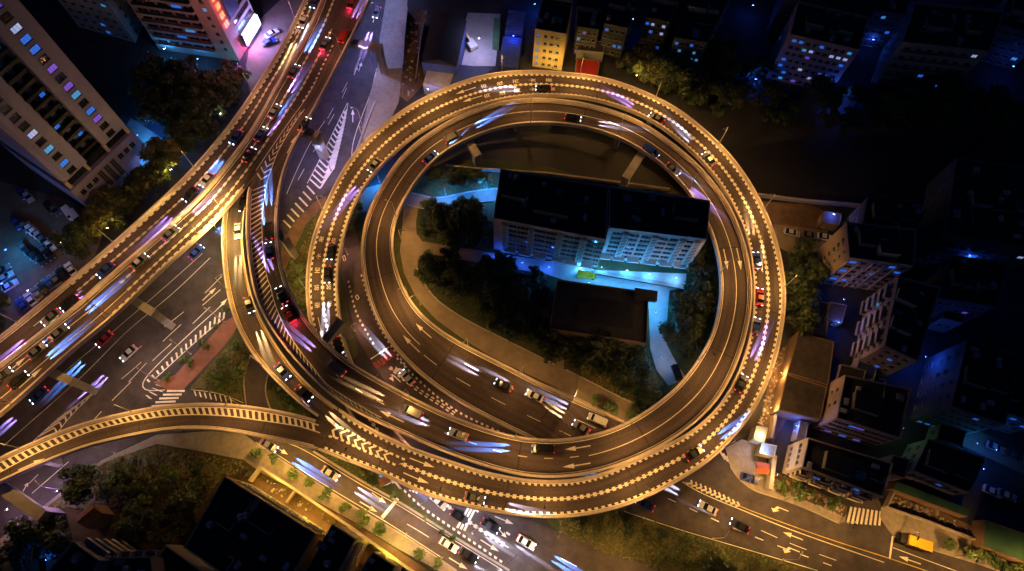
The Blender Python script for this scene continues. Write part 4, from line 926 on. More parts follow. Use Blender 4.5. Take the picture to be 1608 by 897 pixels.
a, b = P(412, 44).xy, P(390, 80).xy; vv = b-a; rz = math.atan2(vv.y, vv.x)
mb = MB(); mb.box((0, 0, 4.0), (vv.length, .8, 4.6), rz); mb.build('housing', 'roof_blue', bb)
nn = Vector((vv.y, -vv.x)).normalized(); nn = nn if nn.dot(P(470, 80).xy-a) > 0 else -nn
mb = MB(); mb.box((nn.x*.44, nn.y*.44, 4.1), (vv.length*.94, .06, 4.0), rz); mb.build('screen', 'screen_white', bb)
mb = MB(); mb.box((0, 0, 6.36), (vv.length*.9, .5, .1), rz); mb.build('light_strip', 'screen_white', bb)
mb = MB(); mb.box((0, 0, .85), (vv.length*.8, .5, 1.7), rz); mb.build('base', 'dark_metal', bb)
lamp_light(bb, (nn.x*2.5, nn.y*2.5, 5), (.35, .3, 1.), 9000, 1.2); lamp_light(bb, (nn.x*1-vv.normalized().x*-4, nn.y*1-vv.normalized().y*-4, 2.2), (1., .15, .6), 2500, .6)
lamp_light(bb, (-nn.x*2, -nn.y*2, 6), (.12, .12, 1.), 4200, 1.0); lamp_light(t2.t, tuple(P(376, 60, 20)), (1., .15, .35), 3200, 1.0)

# ---- block of flats lit yellow, red shed, blue-lit sheds at the top
t3 = Bld('flats', 'narrow block of flats with yellow floodlit front behind the loop', [(840, 49), (889, 57), (900, 5), (852, -3)], 15, 'wall_yellow', 'roof_dark', at='roof')
for z in t3.floors(5, 0, 15): t3.windows(0, [.12, .36, .56, .78], [z], 1.0, 1.1, ('win_blue', 'win_white'), .2, ac=.15)
t4 = Bld('shed', 'small shed with a flat red roof beside the floodlit tree', [(905, 92), (942, 96), (938, 124), (903, 119)], 3.5, 'wall_brown', 'roof_red', at='roof', rim=.2)
t5 = Bld('shed', 'long low shed with a blue-lit edge behind the red-roofed shed', [(908, 62), (950, 66), (948, 84), (906, 80)], 4, 'wall_grey', 'roof_brown', at='roof', rim=.3)
t6 = Bld('warehouse', 'dark gabled warehouse with blue walls west of the excavator yard', [(662, 98), (716, 104), (732, 34), (680, 24)], 8, 'roof_blue', 'roof_dark', at='roof', rim=0)
mb = MB(); q = [P(x, y, 8.05) for x, y in ((661, 97), (717, 105), (733, 33), (679, 23))]; r1, r2 = (q[0]+q[1])/2+Vector((0, 0, 2.2)), (q[2]+q[3])/2+Vector((0, 0, 2.2))
mb.add([q[0], q[1], q[2], q[3], r1, r2], [(0, 4, 5, 3), (4, 1, 2, 5), (0, 1, 4), (2, 3, 5)]); mb.build('gable_roof', 'roof_dark', t6.rf)
t7 = Bld('shed', 'pale corrugated shed against the loop, left of the blue roof', [(664, 132), (703, 140), (712, 116), (672, 106)], 4.5, 'roof_steel', 'roof_steel', at='roof', rim=0)
t8 = Bld('shed', 'flat blue-roofed shed between the pale shed and the concrete yard', [(706, 134), (762, 118), (772, 107), (716, 101)], 4.2, 'roof_blue', 'roof_blue', at='roof', rim=0)
for lab, pts in (('upper blue corrugated shed beside the excavator yard, nearest the frame edge', [(793, 48), (820, 50), (826, 18), (799, 16)]), ('lower blue corrugated shed beside the excavator yard, nearer the loop', [(783, 104), (812, 106), (820, 60), (790, 57)])):
    tt = Bld('shed', lab, pts, 4.0, 'roof_blue', 'roof_blue', at='roof', rim=0); a, b, c_, d_ = [Vector((q.x, q.y, 4.03)) for q in tt.p]; mb = MB()
    for k in range(14): f = (k+.5)/14; u0, u1 = a.lerp(d_, f), b.lerp(c_, f); mb.tube(u0, u1, .13, .13, 5)
    mb.build('corrugation', 'roof_blue', tt.rf)
    for w_ in (('upper', 2600), ): pass
t9 = Bld('container', 'dark green container along the edge of the concrete yard', [(773, 68), (783, 70), (786, 30), (776, 28)], 2.8, 'green_sheet', 'green_sheet', at='roof', rim=0, cat='container')

# ---- dark housing at the upper right
def dark_block(label, pts, h, cols, rows, wall='wall_pink', prob=.2, face_=0, name='apartment_block', ww=2.0, lit=BLUES, balc=False, cols1=0):
    b = Bld(name, label, pts, h, wall, 'roof_dark', at='roof'); L_ = b.face(face_)[2]
    b.windows(face_, frs(cols, .05, .95), b.floors(rows), min(ww*.8, L_/cols*.6), 1.2, lit, prob)
    for fc in (1, 3): b.windows(fc, frs(max(3, int(b.face(fc)[2]/4)), .08, .92), b.floors(rows), 1.2, 1.2, lit, prob*.3)
    if cols1 and False: b.windows(1, frs(cols1, .08, .92), b.floors(rows), 1.4, 1.4, lit, prob*.5)
    if balc:
        for z in b.floors(rows): b.put(face_, balc_mesh(L_*.9, 1.1, .8, wall), .5, z-1.15, 0, 'balcony')
    b.roof_box(.3, .5, 5, 4, 2.2); b.roof_box(.75, .5, 4, 3, 1.8)
    return b
dark_block('apartment block far behind the loop with a pinkish front and a scatter of lit windows', [(1239, 57), (1348, 82), (1362, 30), (1252, 5)], 18, 9, 7, prob=.24, ww=2.2)
dark_block('teal-shadowed apartment block with stepped balconies, right of the pinkish block', [(1414, 69), (1551, 84), (1575, 20), (1436, 6)], 17, 7, 5, 'wall_grey', .12, balc=True)
dark_block('dark terrace of flats running to the frame edge above the loop', [(1058, 62), (1110, 70), (1160, -30), (1100, -40)], 14, 6, 5, 'wall_dark', .30, cols1=10, lit=('win_blue', 'win_cyan'))
dark_block('dark flats beside the blue alley light, above the lit tree', [(948, 40), (985, 48), (1010, -20), (970, -28)], 12, 4, 4, 'wall_dark', .2, lit=('win_blue',))
dark_block('second dark terrace of flats right of the blue alley light', [(1012, 30), (1050, 38), (1075, -30), (1040, -36)], 12, 4, 4, 'wall_dark', .35, lit=('win_blue', 'win_white'))
dark_block('unlit block behind the pinkish apartment front, near the top frame edge', [(1230, 2), (1330, 14), (1345, -40), (1245, -50)], 15, 7, 5, 'wall_dark', .05)
dark_block('unlit low block at the upper right corner with one blue gable light', [(1560, 40), (1640, 60), (1660, 0), (1590, -15)], 14, 5, 5, 'wall_dark', .12)
dark_block('dark slab between the two lit apartment fronts, with a blue roof edge', [(1372, 20), (1420, 26), (1432, -30), (1386, -38)], 14, 4, 5, 'wall_dark', .15)
dark_block('dark brown block behind the yellow floodlit flats', [(905, 45), (940, 50), (950, -20), (912, -24)], 11, 4, 4, 'wall_dark', .1)
dark_block('dark block between the high-rise and the violet-lit block', [(75, -20), (170, 6), (200, -60), (100, -80)], 16, 6, 5, 'wall_grey', .12)

# ---- housing right of the loop
r1_ = Bld('apartment_block', 'apartment block with an orange-lit end wall and one window column, right of the loop', [(1331, 407), (1433, 420), (1437, 362), (1326.6, 351)], 16, 'wall_pink', 'roof_dark', at='roof')
r1_.windows(3, [.42], r1_.floors(6), 1.3, 1.2, (), 0, ac=.9); r1_.windows(3, [.75], r1_.floors(6), .9, 1.0)
r1_.windows(0, frs(6, .04, .96), r1_.floors(6), 1.9, 1.4, ('win_blue',), .14, ac=.3)
for k in range(5): r1_.put(0, slot_mesh(.35, 15.5, 1, 'wall_cream', .45), .02+.19*k, .2, 0, 'pilaster')
r1_.roof_box(.62, .35, 5, 3, 2.4, 'wall_white'); r1_.roof_box(.3, .6, 4, 4, 2.0)
r2_ = Bld('apartment_block', 'apartment block with projecting white window frames and a blue-lit southern gable', [(1386, 545), (1439, 569), (1475, 452), (1408, 436)], 15, 'wall_pink', 'roof_dark', at='roof')
L_ = r2_.face(3)[2]
r2_.windows(3, frs(7, .03, .97), r2_.floors(5), 1.8, 1.5, ('win_blue', 'win_blue', 'win_cyan'), .16, ac=.25, frame='wall_white')
for z in r2_.floors(5): 
    for f in (.18, .5, .82): r2_.put(3, balc_mesh(L_*.2, 1.2, .9, 'wall_cream'), f, z-1.15, 0, 'balcony')
r2_.windows(0, frs(3, .1, .9), r2_.floors(5), 1.2, 1.2, ('win_blue',), .1); r2_.roof_box(.35, .35, 5, 3, 2.2, 'wall_white'); r2_.roof_box(.35, .75, 5, 3, 2.2, 'wall_white')
r3_ = Bld('shed', 'long low shed with a granular brown roof, upper of two along the loop', [(1236, 586), (1300, 606), (1310, 537), (1253, 521)], 6, 'wall_brown', 'roof_brown', at='roof', rim=.2)
r3b = Bld('shed', 'long low shed with a granular brown roof, lower of two along the loop', [(1222, 644), (1288, 660), (1299, 608), (1235, 588)], 6, 'wall_brown', 'roof_brown', at='roof', rim=.2)
r4_ = Bld('apartment_block', 'dark-roofed apartment block with a cream end wall above the zebra crossing', [(1257, 734), (1386, 782), (1400, 728), (1267, 688)], 11, 'wall_cream', 'roof_dark', at='roof')
r4_.windows(3, frs(4, .1, .9), [3.0, 8.6], .9, 1.1); L_ = r4_.face(0)[2]
r4_.windows(0, frs(9, .03, .97), r4_.floors(4), 1.7, 1.4, ('win_blue',), .10, ac=.4)
for z in r4_.floors(4)[1:]:
    for f in (.12, .36, .6, .84): r4_.put(0, balc_mesh(L_*.16, 1.1, .9, 'wall_cream'), f, z-1.1, 0, 'balcony')
r4_.roof_box(.4, .5, 6, 4, 2.2)
r5_ = Bld('apartment_block', 'dark apartment block with a narrow pink end wall, above the cream-ended block', [(1311, 658), (1412, 690), (1428, 612), (1324, 590)], 12, 'wall_pink', 'roof_dark', at='roof')
r5_.windows(3, [.3, .6], r5_.floors(4), 1.0, 1.1); r5_.windows(0, frs(8, .03, .97), r5_.floors(4), 1.8, 1.4, ('win_blue', 'win_violet'), .14); r5_.roof_box(.4, .5, 6, 4, 2.2)
r6_ = Bld('shed', 'grey corrugated shed with reddish roof panels between the loop trees and the brown sheds', [(1256, 516), (1298, 530), (1302, 476), (1262, 468)], 4, 'wall_brown', 'roof_brown', at='roof', rim=.2)
dark_block('unlit block at the right frame edge, beside the blue lane', [(1470, 470), (1560, 484), (1580, 415), (1490, 402)], 14, 6, 4, 'wall_dark', .06)
dark_block('unlit tall block right of the white-framed apartments', [(1490, 640), (1575, 668), (1600, 560), (1515, 535)], 16, 6, 5, 'wall_dark', .14, lit=('win_white', 'win_blue'))
dark_block('unlit block above the blue lane at the right frame edge', [(1480, 370), (1640, 395), (1655, 270), (1500, 250)], 13, 8, 4, 'wall_dark', .05)
dark_block('dark low block behind the green sheet roof', [(1430, 740), (1520, 775), (1545, 720), (1455, 690)], 8, 6, 2, 'wall_grey', .1)
dark_block('dark block beyond the lane of parked cars, at the right frame edge', [(1540, 640), (1640, 668), (1660, 600), (1560, 575)], 12, 6, 4, 'wall_dark', .1)
dark_block('dark block between the dirt yard and the right-hand apartments', [(1352, 352), (1440, 362), (1446, 318), (1360, 312)], 12, 5, 4, 'wall_dark', .06)
g1 = Bld('shed', 'low building with a bright green sheet roof in the lower right corner', [(1543, 858), (1625, 890), (1630, 845), (1546, 816)], 4.5, 'wall_brown', 'green_sheet', at='roof', rim=.15)
g2 = Bld('shed', 'narrow lean-to with a dull green roof above the rubble yard', [(1402, 768), (1520, 812), (1524, 800), (1408, 756)], 3.5, 'wall_brown', 'green_sheet', at='roof', rim=0)
gh = Bld('gatehouse', 'small lit gatehouse with a bluish roof at the corner of the loop', [(1192, 712), (1216, 718), (1220, 700), (1196, 695)], 3.5, 'wall_cream', 'roof_steel', at='roof', rim=.2)
sd = Bld('shed', 'small shed with a yellow-lit pale roof just above the gatehouse', [(1182, 690), (1200, 696), (1206, 672), (1188, 668)], 4.0, 'wall_cream', 'roof_steel', at='roof', rim=.2)

# ---- low annexes squeezed between the right-hand blocks
for lab, pts, h, w_, r_m in (('low brown-roofed annex below the orange-ended block', [(1296, 500), (1322, 508), (1330, 480), (1304, 474)], 4, 'wall_brown', 'roof_brown'), ('dark annex between the brown sheds and the white-framed flats', [(1312, 600), (1352, 612), (1360, 582), (1320, 572)], 5, 'wall_grey', 'roof_dark'),
        ('bluish tin roof in the gap above the pink-ended block', [(1340, 590), (1372, 598), (1378, 574), (1348, 566)], 4, 'wall_grey', 'roof_blue'), ('tin-roofed lean-to behind the cream end wall', [(1250, 690), (1264, 694), (1270, 664), (1256, 660)], 3.5, 'wall_grey', 'roof_steel'),
        ('narrow dark extension right of the cream-ended block', [(1392, 742), (1420, 752), (1428, 722), (1402, 714)], 7, 'wall_pink', 'roof_dark'), ('low dark roof beside the lane of parked cars', [(1470, 690), (1510, 702), (1518, 676), (1478, 664)], 5, 'wall_grey', 'roof_dark'),
        ('small blue-walled house off the narrow lane', [(1495, 425), (1522, 430), (1528, 410), (1502, 405)], 5, 'roof_blue', 'roof_dark'), ('low shed roof at the edge of the dirt yard', [(1290, 350), (1318, 354), (1322, 336), (1294, 332)], 3.5, 'wall_brown', 'roof_brown'),
        ('dark house between the lane and the white-framed flats', [(1478, 500), (1512, 508), (1520, 486), (1486, 478)], 8, 'wall_pink', 'roof_dark'), ('dark low house beside the lower right green lean-to', [(1420, 745), (1440, 752), (1446, 734), (1426, 728)], 5, 'wall_pink', 'roof_tile')):
    bb_ = Bld('annex', lab, pts, h, w_, r_m, at='roof', rim=.25); bb_.windows(0, [.3, .7], [h*.55], 1.0, 1.0, ('win_blue',), .25); bb_.windows(3, [.5], [h*.55], 1.0, 1.0)
# ---- dark roofs in the lower left
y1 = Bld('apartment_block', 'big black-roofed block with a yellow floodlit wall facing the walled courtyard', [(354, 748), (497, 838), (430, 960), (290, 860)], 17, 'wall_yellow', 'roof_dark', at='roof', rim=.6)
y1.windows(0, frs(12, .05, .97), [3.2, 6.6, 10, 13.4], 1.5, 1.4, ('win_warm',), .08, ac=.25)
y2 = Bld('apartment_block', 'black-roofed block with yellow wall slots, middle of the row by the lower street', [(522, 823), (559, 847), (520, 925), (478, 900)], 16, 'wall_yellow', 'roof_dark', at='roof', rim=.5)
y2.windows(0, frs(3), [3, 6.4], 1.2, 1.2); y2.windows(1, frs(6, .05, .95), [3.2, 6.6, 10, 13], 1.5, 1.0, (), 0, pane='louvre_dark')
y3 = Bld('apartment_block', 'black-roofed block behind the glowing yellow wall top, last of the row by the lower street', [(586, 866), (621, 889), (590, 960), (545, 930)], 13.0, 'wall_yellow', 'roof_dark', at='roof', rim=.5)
y3.windows(0, frs(3), [3, 6], 1.2, 1.2)
y4 = Bld('apartment_block', 'slanting striped block of flats with pale balcony bands in the lower left corner', [(118, 850), (160, 880), (120, 960), (50, 930)], 17, 'wall_grey', 'roof_dark', at='roof')
aa = P(118, 846, 14).xy
y5 = Bld('apartment_block', 'flats with diagonal rows of pale balconies behind the overgrown garden', [(160, 876), (240, 874), (250, 960), (165, 960)], 13, 'wall_pink', 'roof_dark', at='roof')
L_ = y5.face(0)[2]
for z in y5.floors(4): 
    for f in (.12, .37, .62, .87): y5.put(0, balc_mesh(L_*.2, 1.3, .9, 'wall_white'), f, z-1.1, 0, 'balcony'); y5.put(0, win_mesh(2.2, 1.7, 'glass_dark'), f, z)
L_ = y4.face(0)[2]
for z in y4.floors(5): y4.put(0, balc_mesh(L_*.8, 1.3, .9, 'wall_white'), .5, z-1.1, 0, 'balcony'); y4.put(0, win_mesh(L_*.5, 1.6, 'glass_dark'), .5, z)
y6 = Bld('house', 'small house with a rust-brown tiled roof in the overgrown garden', [(118, 812), (136, 830), (160, 806), (146, 791)], 6, 'wall_brown', 'roof_tile', at='roof', rim=0)
mb = MB(); q = [Vector((p_.x, p_.y, 6.05)) for p_ in y6.p]; r1, r2 = (q[0]+q[1])/2+Vector((0, 0, 1.6)), (q[2]+q[3])/2+Vector((0, 0, 1.6)); mb.add(q+[r1, r2], [(0, 4, 5, 3), (4, 1, 2, 5), (0, 1, 4), (2, 3, 5)]); mb.build('gable_roof', 'roof_tile', y6.rf)
y7 = Bld('house', 'dark house with a thin lit eave line at the lower frame edge', [(262, 855), (330, 905), (300, 960), (235, 905)], 8, 'wall_grey', 'roof_dark', at='roof')
# boundary walls
def wall_thing(label, pts, h, w, m, z=0., cat='wall', name='boundary_wall'):
    t = thing(name, label, cat); e_ = [P(x, y, z) for x, y in pts]; mb = MB()
    for a, b in zip(e_[:-1], e_[1:]):
        d_ = b-a; mb.box(((a.x+b.x)/2, (a.y+b.y)/2, z+h/2), (d_.length, w, h), math.atan2(d_.y, d_.x))
    mb.build('wall', m, t); mb = MB()
    for a, b in zip(e_[:-1], e_[1:]):
        d_ = b-a; mb.box(((a.x+b.x)/2, (a.y+b.y)/2, z+h+.06), (d_.length, w+.14, .12), math.atan2(d_.y, d_.x))
    mb.build('coping', 'kerb_stone', t); return t
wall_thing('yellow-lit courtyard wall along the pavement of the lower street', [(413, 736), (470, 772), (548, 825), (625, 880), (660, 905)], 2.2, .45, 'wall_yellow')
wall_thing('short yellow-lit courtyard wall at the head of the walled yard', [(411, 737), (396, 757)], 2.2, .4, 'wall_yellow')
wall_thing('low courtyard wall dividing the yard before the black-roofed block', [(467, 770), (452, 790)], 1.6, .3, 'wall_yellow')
wall_thing('blue site hoarding along the pale pavement of the upper street', [(641, 20), (637, 60), (634, 110)], 2.4, .2, 'roof_blue', cat='fence', name='hoarding')
wall_thing('blue site hoarding along the wall of the dark warehouse', [(668, 40), (662, 70), (654, 132)], 2.4, .2, 'roof_blue', cat='fence', name='hoarding')
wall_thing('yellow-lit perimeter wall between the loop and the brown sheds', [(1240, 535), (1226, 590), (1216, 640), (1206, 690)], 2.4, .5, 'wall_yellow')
wall_thing('cream gate wall standing by the blue parked car', [(1210, 718), (1203, 770)], 3.0, .8, 'wall_cream')
wall_thing('long pale wall behind the pavement in the lower right corner', [(1386, 797), (1440, 815), (1500, 838), (1560, 862), (1640, 892)], 1.8, .3, 'wall_cream')
wall_thing('low wall closing the crossing side of the rubble yard', [(1386, 797), (1400, 768)], 2.2, .3, 'wall_cream')
wall_thing('river wall with a pale coping below the inner loop', [(700, 262), (745, 268), (800, 271), (860, 275), (1000, 293), (1050, 300)], 1.2, .35, 'kerb_stone')
wall_thing('low river embankment running right from the loop', [(1180, 308), (1260, 318), (1400, 330), (1640, 336)], 1.5, .5, 'wall_grey')
wall_thing('planted divider between the two levels of the lit forecourt', [(932, 428), (1000, 440), (1074, 453)], .7, 1.0, 'louvre_dark')

# ================================================================== ACCENT LAMPS
def wall_lamp(px, z, label, col, power, glow, group=None, radius=.25, size=.5, out_=None):
    t = thing('wall_lamp', label, 'lamp', P(*px, z), 0, group)
    mb = MB(); mb.box((0, 0, .12), (size, size*.6, .12), .3, 0, .7); mb.tube((0, 0, .16), (0, 0, .42), .05, .05, 6); mb.build('housing', 'frame_grey', t)
    mb = MB(); mb.box((0, 0, 0), (size*.9, size*.5, .1), .3); mb.build('lens', glow, t); lamp_light(t, (0, 0, -.35), col, power, radius); return t
CY = (.03, .38, 1.); BL_ = (.02, .10, 1.)
for i, (px, z, pw, lab) in enumerate((((1017, 463), 5.5, 3000, 'cyan-white floodlight on the corner of the low hall'), ((966, 452), 4.5, 1700, 'cyan floodlight above the north door of the low hall'), ((925, 443), 4.5, 1300, 'cyan floodlight on the hall near the yellow truck'),
        ((1030, 490), 5., 1600, 'cyan floodlight over the driveway beside the hall'), ((1040, 560), 5., 500, 'dim cyan lamp at the foot of the driveway'))): wall_lamp(px, z, lab, CY, pw, 'lamp_white_glow', 'floodlights round the forecourt')
for i, (px, pw, c) in enumerate((((784, 404), 520, BL_), ((820, 412), 200, BL_), ((862, 419), 380, BL_), ((912, 420), 900, CY), ((945, 419), 900, CY), ((985, 424), 1000, CY), ((1020, 430), 900, CY), ((1062, 436), 700, CY))):
    wall_lamp(px, 2.3, 'blue door lamp at the foot of the apartment block, %s counted from its west end' % ordn(i), c, pw, 'lamp_blue_glow' if c == BL_ else 'lamp_white_glow', 'door lamps of the apartment block')
for px, z, lab, c, pw, gl in (
    ((228, 188), 5, 'bright blue lamp in the alley beside the high-rise', BL_, 2600, 'lamp_white_glow'), ((262, 228), 4, 'blue lamp at the end of the alley wall by the trees', CY, 900, 'lamp_blue_glow'),
    ((234, 262), 4, 'white shop lamp at the corner of the high-rise', (.4, .5, 1.), 700, 'lamp_white_glow'), ((215, 212), 4, 'cyan lamp half way along the alley beside the high-rise', CY, 1200, 'lamp_blue_glow'),
    ((8, 392), 6, 'blue lamp washing the far corner of the car park', CY, 2200, 'lamp_blue_glow'), ((2, 445), 6, 'blue lamp behind the white parked car at the frame edge', BL_, 1400, 'lamp_blue_glow'),
    ((43, 456), 7, 'warm lamp over the row of cars parked by the highway', SOD, 900, 'lamp_glow'), ((95, 380), 7, 'dim pinkish lamp in the middle of the car park', (1., .6, .5), 350, 'lamp_glow'),
    ((258, 76), 5, 'cyan lamp under the lowest balcony of the violet-lit block', CY, 800, 'lamp_white_glow'), ((310, 92), 4, 'blue entrance lamp at the foot of the violet-lit block', CY, 500, 'lamp_blue_glow'), ((372, 100), 4, 'teal shop lamp at the plaza corner of the violet-lit block', (.05, .6, .8), 500, 'lamp_blue_glow'),
    ((993, 30), 7, 'bright blue lamp in the alley between the dark terraces', BL_, 3200, 'lamp_white_glow'), ((1072, 66), 6, 'blue lamp at the foot of the dark terrace', BL_, 700, 'lamp_white_glow'), ((1062, 92), 5, 'small white-blue lamp among the dark trees', CY, 250, 'lamp_white_glow'),
    ((1187, 124), 5, 'round blue glow at the near corner of the pinkish block', BL_, 900, 'lamp_blue_glow'), ((1326, 146), 5, 'blue lamp between the two lit apartment fronts', BL_, 1500, 'lamp_white_glow'), ((1372, 62), 5, 'blue alley lamp beside the pinkish block, lowest of three', BL_, 300, 'lamp_blue_glow'),
    ((1382, 50), 5, 'blue alley lamp beside the pinkish block, middle of three', BL_, 300, 'lamp_blue_glow'), ((1390, 38), 5, 'blue alley lamp beside the pinkish block, highest of three', BL_, 300, 'lamp_blue_glow'),
    ((1412, 6), 6, 'blue lamp at the top frame edge above the teal block', BL_, 900, 'lamp_blue_glow'), ((1490, 14), 8, 'blue roof lamp lighting the wall behind the teal block', BL_, 900, 'lamp_white_glow'), ((1592, 104), 6, 'blue lamp near the upper right frame edge', BL_, 450, 'lamp_blue_glow'),
    ((1183, 8), 6, 'blue lamp at the top frame edge above the river', BL_, 500, 'lamp_blue_glow'), ((840, 6), 5, 'blue lamp beside the corrugated sheds at the top frame edge', BL_, 1200, 'lamp_blue_glow'), ((806, 56), 6, 'dim blue lamp between the two corrugated sheds', BL_, 700, 'lamp_blue_glow'),
    ((930, 64), 5, 'cyan strip lamp over the long low shed', CY, 260, 'lamp_blue_glow'), ((1405, 350), 5, 'violet-blue lamp behind the orange-ended block', BL_, 350, 'lamp_blue_glow'), ((1472, 372), 5, 'blue lamp at the head of the narrow lane', CY, 300, 'lamp_blue_glow'),
    ((1525, 405), 5, 'blue lamp over the small yard off the narrow lane', BL_, 800, 'lamp_blue_glow'), ((1600, 412), 5, 'blue lamp where the narrow lane leaves the frame', BL_, 450, 'lamp_blue_glow'), ((1310, 336), 5, 'blue lamp over the cars parked by the dirt yard', BL_, 600, 'lamp_white_glow'),
    ((1398, 440), 6, 'white lamp between the two pink apartment blocks', CY, 500, 'lamp_white_glow'), ((1326, 470), 5, 'blue lamp under the orange-ended block', BL_, 400, 'lamp_blue_glow'), ((1318, 506), 5, 'blue lamp in the gap beside the brown sheds', BL_, 700, 'lamp_blue_glow'),
    ((1252, 668), 4, 'strong blue lamp in the yard behind the brown sheds', BL_, 1300, 'lamp_white_glow'), ((1282, 655), 4, 'blue lamp against the narrow pink end wall', BL_, 700, 'lamp_blue_glow'), ((1200, 706), 5.5, 'blue-white lamp on the gatehouse', (.3, .55, 1.), 800, 'lamp_white_glow'),
    ((1350, 772), 5, 'blue lamp under the balconies above the zebra crossing', BL_, 350, 'lamp_blue_glow'), ((1420, 672), 5, 'green lamp in the dark gap below the pink-ended block', (.05, 1., .1), 60, 'lamp_glow'), ((1536, 696), 5, 'blue lamp over the lane of cars, left of two', CY, 300, 'lamp_blue_glow'),
    ((1566, 706), 5, 'blue lamp over the lane of cars, right of two', BL_, 300, 'lamp_blue_glow'), ((1546, 736), 4, 'small blue lamp above the pale parked van', BL_, 250, 'lamp_blue_glow'), ((1455, 560), 7, 'blue lamp that washes the southern gable of the white-framed flats', BL_, 1500, 'lamp_blue_glow'),
    ((865, 120), 5, 'yellow floodlight shining up the narrow block of flats', (1., .62, .1), 2600, 'lamp_glow'), ((1000, 118), 9.5, 'yellow lamp inside the bright tree behind the loop', (1., .75, .15), 700, 'lamp_glow'), ((752, 60), 8, 'violet-white floodlight of the excavator yard', (.45, .45, 1.), 3000, 'lamp_white_glow'),
    ((672, 140), 6, 'pale violet lamp over the corrugated shed', (.6, .5, 1.), 600, 'lamp_white_glow'), ((610, 872), 5, 'harsh yellow lamp on the wall top beside the last black roof', (1., .85, .05), 1100, 'lamp_glow'), ((430, 760), 6, 'yellow floodlight in the walled courtyard', (1., .62, .08), 1700, 'lamp_glow'),
    ((1228, 585), 5, 'amber lamp on the perimeter wall of the brown sheds, upper of two', SOD, 2000, 'lamp_glow'), ((1212, 640), 5, 'amber lamp on the perimeter wall of the brown sheds, lower of two', SOD, 2000, 'lamp_glow'), ((1256, 452), 6, 'added amber lamp brightening the orange end wall, among the trees at its foot', (1., .55, .22), 4200, 'lamp_glow'), ((1222, 745), 6, 'amber lamp at the corner of the cream end wall', SOD, 900, 'lamp_glow'), ((486, 806), 6, 'second yellow floodlight, added to brighten the courtyard wall, nearer the middle black roof', (1., .62, .08), 1600, 'lamp_glow'), ((565, 852), 5, 'yellow lamp in the gap between the middle and last black roofs', (1., .62, .08), 1800, 'lamp_glow'), ((1195, 682), 5, 'yellow lamp over the small shed by the gatehouse', (1., .7, .2), 600, 'lamp_glow'), ((88, 772), 5, 'violet lamp over the cycle track in the lower left corner', (.5, .22, 1.), 700, 'lamp_white_glow'),  # amber end-wall lamp and second courtyard floodlight are added to brighten those walls
    ((10, 800), 6, 'pinkish lamp at the frame edge below the arched ramp', (1., .5, .7), 900, 'lamp_white_glow'), ((70, 880), 4, 'blue lamp beside the hedge in the lower left corner', BL_, 500, 'lamp_blue_glow'), ((205, 893), 4, 'blue lamp under the diagonal balconies', CY, 400, 'lamp_blue_glow'),
    ((268, 266), 9, 'yellow lamp shining out of the tree crown by the highway', (1., .72, .1), 900, 'lamp_glow'), ((168, 358), 9, 'yellow lamp over the tree crown above the car park', (1., .65, .1), 650, 'lamp_glow'), ((346, 178), 7, 'white lamp in the dark trees left of the highway', (1., .8, .6), 120, 'lamp_white_glow')):
    wall_lamp(px, z, lab, c, pw*(.75 if c == BL_ else 1.1), gl)
